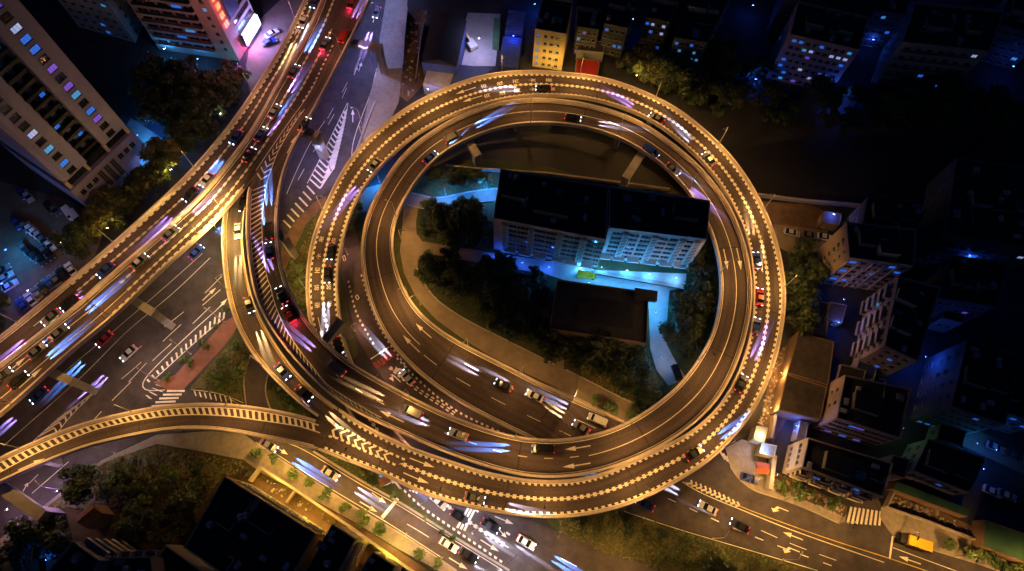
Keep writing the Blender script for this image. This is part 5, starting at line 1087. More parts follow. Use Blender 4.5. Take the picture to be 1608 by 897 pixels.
# ================================================================== VEHICLES
def hull(mb, prof, w, mi=0, taper=.0):
    """closed side profile (x,z) pushed out to width w, rounded in at the flanks"""
    n = len(prof); cx = sum(p[0] for p in prof)/n; cz = sum(p[1] for p in prof)/n
    rings = []
    for y, k in ((-w/2, .93), (-w/2*.88, 1.), (w/2*.88, 1.), (w/2, .93)): rings.append([(cx+(x-cx)*(1-(1-k)*.35), y, cz+(z-cz)*k) for x, z in prof])
    vs = [v for r in rings for v in r]; fs = []
    for a in range(3):
        for i in range(n): j = (i+1) % n; fs.append((a*n+i, a*n+j, (a+1)*n+j, (a+1)*n+i))
    fs += [tuple(range(n-1, -1, -1)), tuple(range(3*n, 4*n))]; mb.add(vs, fs, mi)
CARM = {}
def car_meshes(kind, colour):
    k = (kind, colour)
    if k in CARM: return CARM[k]
    d = {}; b = MB(); g_ = MB()
    if kind == 'van':
        L_, w, hgt = 4.9, 1.85, 1.95
        hull(b, [(-2.45, .35), (2.4, .35), (2.45, .8), (2.2, 1.05), (1.5, 1.25), (.95, 1.9), (-2.35, 1.95), (-2.45, 1.2)], w)
        hull(g_, [(1.02, 1.78), (1.52, 1.29), (1.6, 1.27), (1.08, 1.86)], w*.86)
        for s_ in (-1, 1): g_.box((-.6, s_*w/2*.965, 1.5), (2.6, .04, .42))
        g_.box((-2.46, 0, 1.45), (.04, w*.7, .5))
        lx = 2.38
    else:
        L_, w = (4.5, 1.8)
        hull(b, [(-2.2, .3), (2.15, .3), (2.25, .62), (2.1, .78), (1.0, .92), (-1.45, .95), (-2.2, .9), (-2.28, .6)], w)
        hull(g_, [(-1.75, .93), (1.05, .90), (.25, 1.36), (-1.05, 1.38)], w*.88)
        b.box((-.42, 0, 1.395), (1.25, w*.76, .07), 0, 0, .96)
        for s_ in (-1, 1):
            b.box((-.45, s_*w*.40, 1.16), (.09, .05, .44)); b.box((.55, s_*w/2*1.06, .95), (.2, .16, .12))
        lx = 2.2
    d['body'] = b.mesh('body', 'car_'+colour, True) if False else b.mesh('body', 'car_'+colour); d['window'] = g_.mesh('window', 'glass_dark')
    m = MB(); m.tube((0, -.11, 0), (0, .11, 0), .33, .33, 14); d['tyre'] = m.mesh('tyre', 'tyre_rubber')
    m = MB(); m.tube((0, -.12, 0), (0, .12, 0), .2, .2, 10); d['rim'] = m.mesh('rim', 'rim_metal')
    for nm, on, off in (('headlight', 'head_glow', 'head_dull'), ('taillight', 'tail_glow', 'tail_dull')):
        m = MB(); m.box((0, 0, 0), (.16, .42, .17), 0, 0); d[nm+'1'] = m.mesh(nm, on); d[nm+'0'] = m.mesh(nm, off)
    d['w'], d['lx'] = w, lx; CARM[k] = d; return d
BEAM = {'white': (.70, .74, 1.), 'blue': (.10, .30, 1.), 'violet': (.42, .30, 1.), 'warm': (1., .72, .30), 'red': (1., .2, .3)}
def car(p, ang, colour, label, group, kind='sedan', beam=None, power=100000, pitch=0., tail=True, redglow=0):
    d = car_meshes(kind, colour); w, lx = d['w'], d['lx']
    t = thing('van' if kind == 'van' else 'car', label, 'van' if kind == 'van' else 'car', tuple(p), ang, group); t.rotation_euler = (0, -pitch, ang)
    link('body', d['body'], t); link('window', d['window'], t)
    for x in (1.38, -1.38):
        for s_ in (-1, 1): wh = link('wheel', d['tyre'], t, (x, s_*(w/2-.12), .33)); link('rim', d['rim'], wh)
    on = 1 if beam else 0
    for s_ in (-1, 1):
        link('headlight', d['headlight%d' % on], t, (lx, s_*w*.34, .68)); link('taillight', d['taillight%d' % (1 if (beam and tail) else 0)], t, (-2.24 if kind != 'van' else -2.44, s_*w*.36, .76 if kind != 'van' else 1.0))
        if beam and beam != 'red':
            l = lamp_light(t, (lx+.2, s_*w*.34, .72), BEAM[beam], power*(2.5 if beam == 'blue' else 1.3 if beam == 'violet' else 1.), .06, (R(6.5), .35)); l.rotation_euler = (0, R(-90+5.4), 0)
    if redglow: lamp_light(t, (-2.7, 0, .7), (1., .03, .12), redglow, .15)
    return t
roads = {'hw': (hw, 'highway'), 'inn': (inn, 'inner loop'), 'out': (out, 'outer loop'), 'b': (ramp_b, 'narrow slip ramp'), 'd': (ramp_d, 'arched slip ramp')}
COLS = ['white', 'silver', 'black', 'grey', 'white', 'blue', 'silver', 'red']
def deck_car(rd, px, py, sgn, colour, beam, label, kind='sedan', power=230000, redglow=0):
    D = roads[rd][0]; d, f = D.near(px, py, 150. if rd == 'inn' and (py > 683 and px < 1015) else 0.); p = D.at(d, f); v = D.dirn(d)*sgn
    sl = (D.at(min(D.len, d+2), .5)[2]-D.at(max(0, d-2), .5)[2])/4*sgn
    return car((p[0], p[1], p[2]+.02), math.atan2(v[1], v[0]), colour, label, 'cars driving with lit lamps', kind, beam, power, math.atan(sl), True, redglow)
def street_car(px, py, to, colour, beam, label, kind='sedan', power=230000, redglow=0, z=.06):
    p = P(px, py, z); q = P(*to, z); return car(p, math.atan2(q.y-p.y, q.x-p.x), colour, label, 'cars driving with lit lamps', kind, beam, power, 0, True, redglow)
# highway, towards the lower left (upper carriageway)
HD = [(494, 8, 'blue', 'white'), (477, 38, 'silver', 'warm'), (372, 218, 'blue', 'blue'), (325, 286, 'silver', 'blue'), (300, 308, 'black', 'violet'), (170, 424, 'blue', 'violet'), (112, 478, 'black', 'warm'), (80, 502, 'grey', 'violet')]
for i, (x, y, c, bm) in enumerate(HD): deck_car('hw', x, y, -1, c, bm, '%s car with %s headlights on the upper highway carriageway, %s from the top' % (c, bm, ordn(i)))
HU = [(10, 590, 'grey', 'blue'), (64, 550, 'grey', 'blue'), (98, 522, 'grey', 'blue'), (30, 600, 'black', 'blue'), (222, 412, 'grey', 'violet'), (272, 366, 'grey', 'white'), (392, 246, 'black', 'violet'), (412, 212, 'blue', 'blue'), (432, 178, 'grey', 'violet'), (462, 116, 'grey', 'blue'), (512, 70, 'grey', 'red')]
for i, (x, y, c, bm) in enumerate(HU): deck_car('hw', x, y, 1, c, bm, '%s car with %s lamps on the lower highway carriageway, %s from lower left' % (c, 'red tail' if bm == 'red' else bm+' head', ordn(i)), redglow=300 if bm == 'red' else 0)
IC = [(553, 8, 'red', 'red', 'sedan'), (541, 60, 'red', 'violet', 'van'), (478, 200, 'black', 'violet', 'sedan'), (424, 362, 'black', 'blue', 'van'), (424, 394, 'blue', 'blue', 'sedan'), (443, 464, 'black', 'violet', 'sedan'), (454, 494, 'red', 'red', 'sedan'), (528, 578, 'grey', 'violet', 'van'), (648, 648, 'grey', 'warm', 'van'), (722, 684, 'silver', 'white', 'sedan'), (850, 706, 'black', 'blue', 'van'), (1055, 268, 'grey', 'violet', 'sedan'), (1020, 240, 'blue', 'blue', 'van'), (902, 188, 'black', 'white', 'sedan'), (712, 218, 'grey', 'blue', 'van'), (676, 250, 'blue', 'blue', 'sedan'), (790, 606, 'black', 'white', 'sedan'), (838, 622, 'white', 'white', 'sedan'), (938, 662, 'silver', 'white', 'van')]
for i, (x, y, c, bm, k) in enumerate(IC): deck_car('inn', x, y, 1, c, bm, '%s %s with %s lamps on the inner loop road, %s back from the highway' % (c, 'van' if k == 'van' else 'car', 'red tail' if bm == 'red' else bm+' head', ordn(i)), k, redglow=250 if bm == 'red' else 0)
OC = [(556, 672, 'black', 'blue'), (608, 698, 'white', 'blue'), (748, 783, 'grey', 'white'), (1090, 712, 'black', 'blue'), (1163, 602, 'black', 'violet'), (1186, 512, 'blue', 'white'), (1192, 466, 'red', 'warm'), (1187, 410, 'blue', 'warm'), (1112, 252, 'grey', 'white'), (1030, 188, 'black', 'violet'), (852, 141, 'black', 'white'), (588, 262, 'grey', 'violet'), (520, 398, 'black', 'white'), (515, 432, 'black', 'white'), (532, 545, 'black', 'blue')]
for i, (x, y, c, bm) in enumerate(OC): deck_car('out', x, y, 1, c, bm, '%s car with %s headlights on the outer loop, %s from the gore' % (c, bm, ordn(i)))
BC = [(384, 322, 'black', 'white'), (375, 366, 'silver', 'warm'), (392, 478, 'black', 'warm'), (446, 586, 'blue', 'violet'), (478, 618, 'black', 'warm')]
for i, (x, y, c, bm) in enumerate(BC): deck_car('b', x, y, 1, c, bm, '%s car with %s headlights on the narrow slip ramp, %s from the highway' % (c, bm, ordn(i)))
SC = [(690, 788, (730, 825), 'cream', 'warm'), (722, 812, (780, 850), 'black', 'white'), (770, 826, (820, 858), 'black', 'white'), (826, 852, (870, 878), 'white', 'blue'), 
      (424, 700, (470, 728), 'grey', 'blue'), (520, 744, (570, 776), 'silver', 'white'), (705, 856, (760, 892), 'white', 'white'), (736, 872, (780, 898), 'black', 'white'), (1160, 826, (1100, 794), 'black', 'white'), (1110, 798, (1070, 776), 'silver', 'white'), (1012, 792, (980, 775), 'blue', 'blue'), (912, 672, (900, 664), 'grey', 'warm'),
      (592, 22, (575, 70), 'grey', 'violet'), (204, 556, (150, 606), 'silver', 'violet'), (166, 534, (125, 575), 'red', 'blue'), (310, 398, (340, 368), 'blue', 'blue'), (64, 622, (20, 660), 'blue', 'violet'), (640, 594, (615, 566), 'silver', 'white'), ]
WHERE = ['on the exit road beyond the loop']*4+['on the lower street beside pavement trees']*4+['on the wide entry road']*4+['on the upper street']*1+['on the main road below the highway']*4+['on the sunken road between the loops']*1
cnt = {}
for (x, y, to, c, bm), wh in zip(SC, WHERE):
    i = cnt.get(wh, 0); cnt[wh] = i+1; street_car(x, y, to, c, bm, '%s car with %s headlights %s, %s of its row' % (c, bm, wh, ordn(i)))
# parked cars
PK = [((38, 480), 'blue'), ((50, 471), 'silver'), ((61, 462), 'grey'), ((71, 454), 'black'), ((80, 447), 'blue'), ((90, 440), 'grey'), ((100, 431), 'black'), ((113, 424), 'white')]
for i, (p, c) in enumerate(PK):
    a, b = P(*p, .05), P(p[0]-9, p[1]-12, .05); car(a, math.atan2(b.y-a.y, b.x-a.x), c, '%s parked car in the row against the highway, %s from lower left' % (c, ordn(i)), 'cars in the car park')
PK = [((18, 450), 'white'), ((11, 437), 'silver'), ((6, 426), 'grey'), ((112, 338), 'white', 'van'), ((122, 343), 'white', 'van'), ((88, 331), 'grey'), ((80, 327), 'black'), ((46, 310), 'silver'), ((37, 305), 'blue'), ((56, 366), 'white'), ((63, 371), 'silver'), ((49, 361), 'white'), ((41, 357), 'grey'), ((80, 386), 'white'), ((70, 378), 'grey'), ((56, 404), 'black'), ((66, 409), 'black'), ((48, 398), 'black'), ((72, 396), 'grey'), ((79, 400), 'black'), ((29, 352), 'blue'), ((40, 391), 'grey')]
for i, q in enumerate(PK):
    p, c = q[0], q[1]; k = q[2] if len(q) > 2 else 'sedan'; a, b = P(*p, .05), P(p[0]+8, p[1]+11, .05) if i > 2 else P(p[0]+10, p[1]-6, .05)
    car(a, math.atan2(b.y-a.y, b.x-a.x), c, '%s parked %s inside the dim car park, %s from the frame edge' % (c, 'van' if k == 'van' else 'car', ordn(i)), 'cars in the car park', k)
for p, to, c, lab in (((1063, 466), (1075, 468), 'black', 'black car parked where the forecourt meets the trees'), ((1062, 586), (1056, 570), 'black', 'black car parked at the foot of the driveway under the loop'), ((1242, 367), (1256, 370), 'silver', 'silver parked car, left of three below the dirt yard'), ((1270, 371), (1284, 374), 'grey', 'grey parked car, middle of three below the dirt yard'), ((1294, 374), (1308, 377), 'white', 'white parked car, right of three below the dirt yard'),
                     ((428, 55), (440, 48), 'white', 'white car parked on the violet-lit plaza'), ((424, 68), (436, 64), 'blue', 'blue car parked on the violet-lit plaza below the white one'), ((1176, 752), (1192, 757), 'blue', 'deep blue car parked on the forecourt beside the gate wall'), ((1555, 772), (1572, 780), 'white', 'pale car standing behind the green roofs, left of two'), ((1578, 778), (1594, 785), 'silver', 'pale car standing behind the green roofs, right of two'), ((1560, 703), (1574, 709), 'silver', 'silver car parked in the blue lane, nearer the lamps'), ((1590, 716), (1604, 722), 'grey', 'grey car parked in the blue lane by the frame edge'), ((1500, 392), (1514, 395), 'grey', 'grey car parked in the narrow blue lane')):
    a, b = P(*p, .1), P(*to, .1); car(a, math.atan2(b.y-a.y, b.x-a.x), c, lab, 'cars parked outside the car park')
# box trucks
def box_truck(p, to, ccab, cbox, label, L_=7.2, scale=1.):
    a, b = P(*p, .1), P(*to, .1); t = thing('box_truck', label, 'truck', a, math.atan2(b.y-a.y, b.x-a.x)); t.scale = (scale,)*3
    mb = MB(); hull(mb, [(1.9, .5), (3.5, .5), (3.6, 1.2), (3.3, 2.2), (1.95, 2.3)], 2.1); mb.build('cab', 'car_'+ccab, t)
    mb = MB(); hull(mb, [(3.33, 2.05), (3.58, 1.3), (3.66, 1.32), (3.42, 2.1)], 1.9); mb.build('windscreen', 'glass_dark', t)
    mb = MB(); mb.box((-.85, 0, 1.75), (5.3, 2.3, 2.3)); [mb.box((-.85, s_*1.0, 2.93), (5.3, .12, .06)) for s_ in (-1, 1)]; mb.build('cargo_box', 'car_'+cbox, t)
    mb = MB(); mb.box((0, 0, .55), (6.6, .9, .2)); mb.build('chassis', 'dark_metal', t); w = MB(); w.tube((0, -.14, 0), (0, .14, 0), .45, .45, 14); wm_ = w.mesh('wheel', 'tyre_rubber')
    for x in (2.6, -1.6, -2.7):
        for s_ in (-1, 1): link('wheel', wm_, t, (x, s_*.95, .45))
    return t
box_truck((1430, 852), (1410, 845), 'black', 'yellow', 'yellow box truck with a black cab waiting at the kerb near the stop line')
box_truck((920, 434.5), (940, 437), 'yellow', 'yellow', 'small yellow truck parked on the lit forecourt before the hall', scale=.7)
# excavator
a, b = P(739, 73, .06), P(729, 60, .06); ex = thing('excavator', 'white and yellow excavator with raised boom on the pale concrete yard', 'excavator', a, math.atan2(b.y-a.y, b.x-a.x))
for s_ in (-1, 1): mb = MB(); hull(mb, [(-1.9, .1), (1.9, .1), (2.2, .5), (1.9, .9), (-1.9, .9), (-2.2, .5)], .6); o = mb.build('track', 'tyre_rubber', ex); o.location = (0, s_*1.15, 0)
mb = MB(); mb.box((-.5, 0, 1.6), (3.4, 2.6, 1.2), 0, 0, .93); mb.box((-2.0, 0, 1.6), (.8, 2.5, 1.1)); mb.build('body', 'car_white', ex)
mb = MB(); mb.box((.7, .75, 2.1), (1.5, 1.0, 1.8), 0, 0, .85); mb.build('cab', 'glass_dark', ex)
mb = MB(); mb.tube((1.0, -.2, 1.8), (3.4, -.2, 4.2), .3, .24, 6); mb.tube((3.4, -.2, 4.2), (5.2, -.2, 3.0), .24, .18, 6); mb.build('boom', 'car_yellow', ex)
mb = MB(); mb.tube((5.2, -.2, 3.0), (5.7, -.2, 1.2), .18, .15, 6); mb.box((5.6, -.2, .8), (.9, 1.0, .8), 0, 0, .8); mb.build('bucket', 'dark_metal', ex)
# small street furniture
a = P(606, 757, .05); kb = thing('guard_booth', 'tiny orange-lit booth on the grass wedge beside the exit road', 'booth', a, .5)
mb = MB(); mb.box((0, 0, 1.3), (2.1, 1.7, 2.6)); mb.build('wall', 'wall_white', kb); mb = MB(); mb.box((0, 0, 2.7), (2.4, 2.0, .18)); mb.build('roof', 'roof_tile', kb); mb = MB(); mb.box((1.08, 0, 1.5), (.04, 1.2, 1.0)); mb.build('window', 'glass_dark', kb); mb = MB(); mb.box((2.0, -.6, .7), (1.4, 1.2, 1.4)); mb.build('cabinet', 'wall_white', kb)
a = P(1192, 737, .15); tp_ = thing('canopy_tent', 'orange canopy tent on the small forecourt above the blue car', 'canopy', a, -.2)
mb = MB(); mb.add([(-1.7, -1.3, 2.3), (1.7, -1.3, 2.3), (1.7, 1.3, 2.3), (-1.7, 1.3, 2.3), (-1.5, 0, 3.0), (1.5, 0, 3.0)], [(0, 1, 5, 4), (2, 3, 4, 5), (1, 2, 5), (3, 0, 4)]); mb.build('cloth', 'tarp_orange', tp_)
for x in (-1.6, 1.6):
    for y in (-1.2, 1.2): mb = MB(); mb.tube((x, y, 0), (x, y, 2.35), .04, .04, 6); mb.build('leg', 'metal_pole', tp_)
# gantry sign over the entry road
a, b = P(902, 622, .1), P(886, 652, .1); vv = (b-a); rz = math.atan2(vv.y, vv.x); gs = thing('gantry_sign', 'dark road sign on a cantilever gantry reaching over the entry road', 'road sign', a, rz)
mb = MB(); mb.tube((0, 0, 0), (0, 0, 7.6), .2, .15, 8); mb.build('pole', 'metal_pole', gs); mb = MB(); mb.tube((0, 0, 7.0), (vv.length, 0, 7.0), .12, .1, 8); mb.tube((0, 0, 6.2), (vv.length, 0, 6.2), .1, .08, 8); mb.build('arm', 'metal_pole', gs)
mb = MB(); mb.box((vv.length*.62, .16, 6.4), (4.2, .12, 2.4)); mb.build('sign_panel', 'roof_blue', gs)

# ================================================================== TREES
def tree_meshes(seed, r, h, leaves, m, size=.42, clumps=11):
    rnd = np.random.RandomState(seed); mb = MB()
    cs = []
    for i in range(clumps):
        a = rnd.uniform(0, 2*math.pi); q = r*.68*math.sqrt(rnd.uniform(.02, 1)); cs.append((q*math.cos(a), q*math.sin(a), h*(.52+.42*rnd.uniform(0, 1)*(1-.45*(q/r)**2)), r*rnd.uniform(.24, .44)))
    for i in range(leaves):
        c = cs[rnd.randint(len(cs))]; u = rnd.normal(size=3); u /= np.linalg.norm(u); rr = c[3]*rnd.uniform(.45, 1.08)
        p = np.array([c[0], c[1], c[2]])+u*rr*np.array([1, 1, .75]); s_ = size*rnd.uniform(.55, 1.35)
        n = u+rnd.normal(size=3)*.55+np.array([0, 0, .35]); n /= np.linalg.norm(n); x = np.cross(n, rnd.normal(size=3)); x /= np.linalg.norm(x); y = np.cross(n, x)
        mb.add([p-x*s_, p-y*s_*.55, p+x*s_, p+y*s_*.55], [(0, 1, 2, 3)])
    cm = mb.mesh('crown', m)
    tb = MB(); tb.tube((0, 0, 0), (0, 0, h*.55), r*.075, r*.045, 7)
    for c in cs[:6]: tb.tube((0, 0, h*.42), (c[0]*.8, c[1]*.8, c[2]*.95), r*.035, r*.012, 5)
    return cm, tb.mesh('trunk', 'bark')
TP = {'big': [tree_meshes(11+i, 4.6+.5*i, 8.5+i, 2100, 'leaf_dark', .48, 13+i) for i in range(3)], 'warm': [tree_meshes(21+i, 4.4, 8.5, 2300, 'leaf_warm', .46, 14) for i in range(2)],
      'mid': [tree_meshes(31+i, 3.0, 5.5, 1000, 'leaf_dark', .38, 9) for i in range(3)], 'small': [tree_meshes(41+i, 1.7, 3.4, 480, 'leaf_fresh', .26, 7) for i in range(3)], 'shrub': [tree_meshes(51+i, 1.1, 1.5, 240, 'leaf_fresh', .22, 5) for i in range(2)]}
def tree(px, kind, label, group, scale=1., z=.05, name='tree', cat='tree', rnd=random):
    cm, tm = rnd.choice(TP[kind]); t = thing(name, label, cat, P(*px, z), rnd.uniform(0, 6.28), group); s_ = scale*rnd.uniform(.85, 1.2); t.scale = (s_, s_*rnd.uniform(.9, 1.1), s_*rnd.uniform(.9, 1.1))
    link('crown', cm, t); link('trunk', tm, t); return t
def inside(p, poly_):
    c = False; j = len(poly_)-1
    for i in range(len(poly_)):
        (x1, y1), (x2, y2) = poly_[i], poly_[j]
        if (y1 > p[1]) != (y2 > p[1]) and p[0] < (x2-x1)*(p[1]-y1)/(y2-y1)+x1: c = not c
        j = i
    return c
def grove(poly_, n, kinds, label, group, mind=14, seed=1, scale=1.):
    rnd = random.Random(seed); pts = []; xs = [p[0] for p in poly_]; ys = [p[1] for p in poly_]; tries = 0
    while len(pts) < n and tries < 4000:
        tries += 1; q = (rnd.uniform(min(xs), max(xs)), rnd.uniform(min(ys), max(ys)))
        if inside(q, poly_) and all((q[0]-o[0])**2+(q[1]-o[1])**2 > mind**2 for o in pts): pts.append(q)
    pts.sort(key=lambda q: q[0]+.3*q[1])
    for i, q in enumerate(pts): tree(q, rnd.choice(kinds), label.format(ordn(i)), group, scale, rnd=rnd)
grove([(130, 395), (175, 345), (215, 295), (250, 275), (285, 275), (240, 318), (190, 362), (145, 402)], 13, ['big', 'big', 'warm'], 'roadside tree between car park and highway, {} from the left', 'trees between the car park and the highway', 19, 1)
tree((278, 262), 'warm', 'large yellow-lit tree crown pressed against the highway parapet', 'trees between the car park and the highway', 1.35); tree((262, 282), 'warm', 'yellow-lit tree just below the large lit crown by the highway', 'trees between the car park and the highway', 1.1); tree((172, 360), 'warm', 'yellow-lit tree over the car park edge with a lamp in its crown', 'trees between the car park and the highway', 1.1); tree((190, 344), 'warm', 'second yellow-lit tree over the car park edge', 'trees between the car park and the highway', 1.)
grove([(245, 130), (300, 125), (385, 140), (372, 168), (340, 215), (305, 250), (285, 225), (240, 180)], 22, ['big'], 'black tree in the unlit grove beside the highway, {} from the left', 'trees in the unlit grove left of the highway', 18, 2)
tree((8, 492), 'big', 'tree at the frame edge below the car park, beside the highway', None, 1.1)
tree((2, 520), 'mid', 'smaller tree at the frame edge touching the highway parapet', None, 1.1)
grove([(668, 335), (760, 325), (752, 388), (705, 380), (664, 372)], 14, ['mid', 'big'], 'garden tree on the lawn above the garden path, {} from the left', 'trees in the northern garden bed', 15, 3, .8)
grove([(665, 412), (720, 412), (770, 422), (860, 438), (868, 515), (866, 560), (800, 525), (720, 482), (675, 450)], 34, ['mid', 'big', 'mid'], 'garden tree in the bed below the apartment block, {} from the left', 'trees in the southern garden bed', 14, 4, .8)
grove([(890, 535), (1015, 555), (1022, 590), (1035, 630), (1010, 640), (970, 615), (892, 575)], 20, ['mid', 'big', 'mid'], 'garden tree below the low hall, {} from the left', 'trees below the low hall', 14, 5, .8)
grove([(1052, 480), (1085, 455), (1085, 430), (1110, 400), (1120, 440), (1112, 500), (1092, 555), (1066, 560), (1050, 530)], 24, ['mid', 'big'], 'tree between the forecourt and the inner loop, {} from the left', 'trees between the forecourt and the loop', 13, 6, .85)
grove([(676, 275), (720, 262), (770, 275), (770, 292), (720, 296), (680, 298)], 9, ['mid', 'shrub', 'small'], 'small tree on the slope above the blue driveway, {} from the left', 'trees above the blue driveway', 11, 7, .9)
for i, (x, y) in enumerate(((669, 325), (688, 330), (718, 325), (748, 318), (672, 404), (706, 402), (778, 415), (802, 418), (838, 428))): tree((x, y), 'small', 'clipped shrub at the kerb of driveway and path, %s from the left' % ordn(i), 'clipped shrubs along the kerb', .9, name='shrub', cat='shrub')
tree((1003, 122), 'warm', 'bright yellow-green tree lit from inside behind the loop', None, 1.25); tree((1022, 136), 'warm', 'half-lit tree leaning over the loop beside the bright one', None, 1.1); tree((982, 112), 'mid', 'smaller half-lit tree left of the bright tree behind the loop', None, 1.2)
grove([(955, 95), (1190, 110), (1190, 175), (1110, 190), (1050, 150), (1010, 125)], 24, ['big', 'mid'], 'dark tree on the river bank behind the loop, {} from the left', 'trees on the river bank', 17, 8)
grove([(1200, 160), (1600, 175), (1600, 222), (1200, 205)], 24, ['big', 'mid'], 'black tree on the far river bank, {} from the left', 'trees on the far river bank', 18, 9)
grove([(1238, 405), (1262, 400), (1266, 455), (1258, 510), (1240, 520)], 12, ['mid', 'big'], 'tree between the loop and the pink apartments, {} from the top', 'trees right of the loop', 13, 10, .85)
grove([(870, 808), (960, 808), (1040, 828), (1130, 862), (1230, 892), (1150, 925), (1040, 890), (950, 855)], 26, ['mid', 'shrub', 'small'], 'tree in the wedge between exit and entry roads, {} from the left', 'trees in the wedge between the roads', 13, 11, .72)
grove([(445, 440), (470, 400), (490, 360), (478, 440), (480, 500), (462, 460)], 8, ['shrub', 'small'], 'low bush between the two loop decks, {} from the left', 'bushes between the loop decks', 9, 12)
grove([(320, 600), (345, 568), (378, 535), (390, 560), (380, 620), (345, 622)], 14, ['shrub', 'small', 'shrub'], 'low bush on the grass triangle by the red pavement, {} from the left', 'bushes on the grass triangle', 8, 13)
grove([(425, 600), (450, 610), (485, 650), (440, 640)], 6, ['shrub', 'small'], 'low bush between the two slip ramps, {} from the left', 'bushes between the slip ramps', 8, 14)
grove([(90, 800), (160, 735), (250, 715), (330, 740), (320, 800), (270, 850), (215, 845), (160, 790)], 22, ['mid', 'mid', 'big', 'small'], 'tree in the overgrown garden under the arched ramp, {} from the left', 'trees in the overgrown garden', 15, 15, .8)
grove([(30, 850), (75, 815), (130, 850), (70, 872)], 8, ['mid', 'big'], 'hedge tree beside the striped flats, {} from the left', 'trees beside the striped flats', 12, 16, .8)
grove([(0, 865), (50, 850), (60, 890), (0, 920)], 6, ['mid'], 'dark green tree in the lower left corner, {} from the left', 'trees in the lower left corner', 11, 17, .9)
for i, (x, y) in enumerate(((410, 712), (433, 722), (464, 748), (490, 760), (514, 778), (545, 798), (572, 815), (600, 834), (658, 868), (688, 885))): tree((x, y), 'small', 'small pavement tree on the lower street, %s from the arched ramp' % ordn(i), 'pavement trees along the lower street', 1.05)
for i, (x, y) in enumerate(((932, 632), (958, 645), (991, 657))): tree((x, y), 'small', 'small tree on the garden path, %s from the gantry sign' % ordn(i), 'small trees on the garden path', 1.)
for i, (x, y) in enumerate(((1487, 856), (1512, 868), (1535, 874), (1548, 879), (1572, 890), (1590, 893))): tree((x, y), 'small', 'small pavement tree, %s from the yellow box truck' % ordn(i), 'small trees on the lower right pavement', 1.1)
for i, (x, y) in enumerate(((357, 490), (342, 516), (316, 542), (324, 546), (290, 564), (300, 570), (266, 596))): tree((x, y), 'shrub', 'round shrub beside the red pavement, %s from the slip ramp' % ordn(i), 'shrubs on the striped verge', 1.25, name='shrub', cat='shrub')
grove([(560, 735), (600, 760), (660, 810), (720, 850), (690, 835), (630, 785), (580, 755)], 8, ['shrub'], 'low bush on the grass strip beside the exit road, {} from the left', 'bushes beside the exit road', 10, 18)
grove([(1225, 750), (1260, 765), (1310, 790), (1300, 800), (1250, 780), (1222, 770)], 8, ['shrub', 'small'], 'scrubby bush on the rubble strip above the entry road, {} from the left', 'bushes on the rubble strip', 9, 19)
grove([(556, 300), (572, 306), (552, 360), (566, 395), (548, 345)], 5, ['small', 'mid'], 'bush in the gap between the two loop decks, {} from the left', 'bushes in the gap of the decks', 9, 20, .8)

# ================================================================== GROUND COVER
def scatter(name, poly_, n, m, seed, size=.3, hgt=.5, dens=None):
    rnd = random.Random(seed); mb = MB(); xs = [p[0] for p in poly_]; ys = [p[1] for p in poly_]; k = 0
    hubs = [(rnd.uniform(min(xs), max(xs)), rnd.uniform(min(ys), max(ys))) for _ in range(max(8, n//60))]
    while k < n:
        h = rnd.choice(hubs); q = (h[0]+rnd.gauss(0, 7), h[1]+rnd.gauss(0, 6))
        if rnd.random() < .3: q = (rnd.uniform(min(xs), max(xs)), rnd.uniform(min(ys), max(ys)))
        k += 1
        if not inside(q, poly_): continue
        p = P(*q, .03); a = rnd.uniform(0, 6.28); s_ = size*rnd.uniform(.5, 1.6); z = p.z+rnd.uniform(.02, hgt); t = rnd.uniform(-.5, .5)
        x = Vector((math.cos(a), math.sin(a), t))*s_; y = Vector((-math.sin(a), math.cos(a), -t*.6))*s_*.55; c = Vector((p.x, p.y, z))
        mb.add([c-x, c-y, c+x, c+y], [(0, 1, 2, 3)])
    o = mb.build(name, m); o['kind'] = 'stuff'; return o
scatter('ground_cover', [(660, 335), (765, 322), (755, 390), (705, 382), (664, 374)], 2600, 'leaf_dark', 1)
scatter('ground_cover', [(662, 412), (720, 410), (860, 434), (870, 520), (868, 565), (800, 530), (720, 490), (672, 455)], 5200, 'leaf_dark', 2)
scatter('ground_cover', [(890, 532), (1018, 552), (1030, 590), (1050, 612), (1015, 645), (970, 620), (892, 580)], 3600, 'leaf_warm', 3)
scatter('ground_cover', [(1052, 470), (1085, 430), (1118, 385), (1128, 440), (1118, 510), (1092, 570), (1066, 560), (1048, 520)], 3000, 'leaf_dark', 4)
scatter('ground_cover', [(655, 298), (690, 265), (770, 275), (778, 292), (720, 300), (680, 306)], 2200, 'leaf_warm', 5)
scatter('ground_cover', [(80, 795), (160, 727), (245, 700), (380, 725), (400, 750), (350, 745), (285, 850), (200, 850), (150, 800)], 9000, 'leaf_warm', 6, .34)
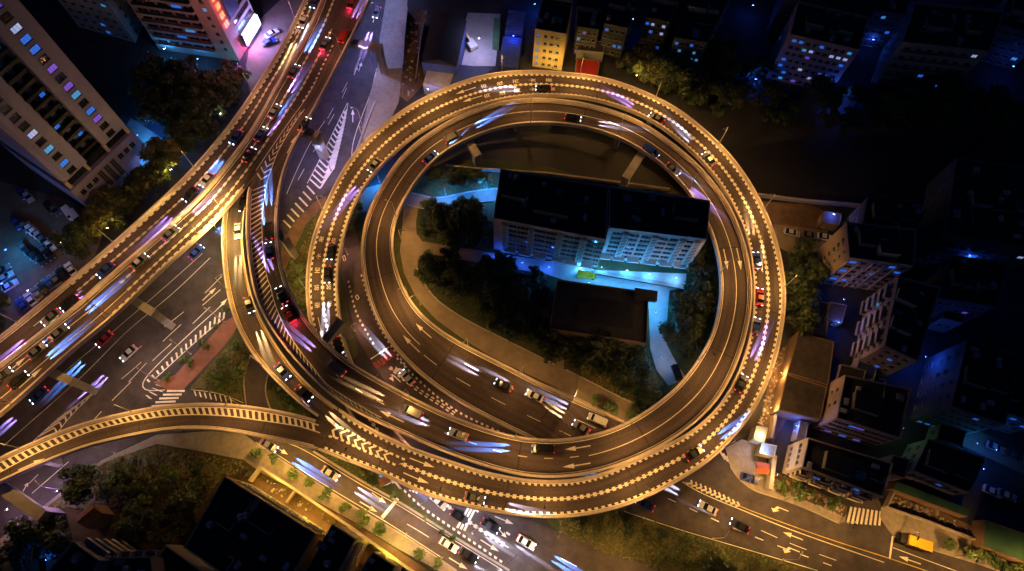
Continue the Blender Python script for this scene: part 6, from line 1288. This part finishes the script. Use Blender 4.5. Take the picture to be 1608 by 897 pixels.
scatter('ground_cover', [(870, 800), (975, 802), (1068, 834), (1200, 874), (1320, 915), (1050, 900), (955, 870), (880, 836)], 7000, 'leaf_warm', 7)
scatter('ground_cover', [(300, 610), (345, 558), (378, 525), (394, 556), (384, 600), (383, 630), (345, 618)], 3000, 'leaf_warm', 8)
scatter('ground_cover', [(448, 430), (470, 395), (500, 330), (515, 315), (490, 400), (482, 460), (490, 520), (462, 470)], 2400, 'leaf_warm', 9)
scatter('ground_cover', [(422, 590), (450, 600), (500, 662), (440, 645), (424, 635)], 1200, 'leaf_dark', 10)
scatter('ground_cover', [(500, 710), (560, 728), (615, 752), (660, 800), (720, 842), (790, 890), (670, 812), (570, 755)], 2600, 'leaf_fresh', 11)
scatter('ground_cover', [(618, 300), (626, 330), (614, 360), (612, 395), (630, 450), (690, 520), (800, 578), (850, 600), (846, 606), (690, 532), (622, 450), (606, 390), (610, 340)], 2400, 'leaf_dark', 12, .3, .8)
def rubble(poly_, n, seed):
    rnd = random.Random(seed); mb = MB(); xs = [p[0] for p in poly_]; ys = [p[1] for p in poly_]
    for _ in range(n*2):
        q = (rnd.uniform(min(xs), max(xs)), rnd.uniform(min(ys), max(ys)))
        if not inside(q, poly_): continue
        p = P(*q, .05); a = rnd.uniform(.15, .8); mb.box((p.x, p.y, .06+a*.25), (a, a*rnd.uniform(.4, 1.6), a*.6), rnd.uniform(0, 3), 0, rnd.uniform(.4, .95))
    o = mb.build('rubble', 'kerb_stone'); o['kind'] = 'stuff'
rubble([(1238, 530), (1222, 590), (1206, 650), (1192, 700), (1186, 685), (1204, 620), (1222, 560)], 260, 1)
rubble([(1218, 745), (1260, 762), (1326, 796), (1322, 812), (1262, 786), (1214, 768)], 160, 2)
rubble([(1392, 775), (1470, 804), (1540, 838), (1538, 846), (1470, 816), (1398, 792)], 200, 3)
rubble([(420, 752), (480, 785), (560, 832), (600, 866), (575, 850), (480, 800), (415, 765)], 220, 4)
rubble([(632, 22), (670, 18), (660, 130), (640, 155), (630, 150)], 40, 5)
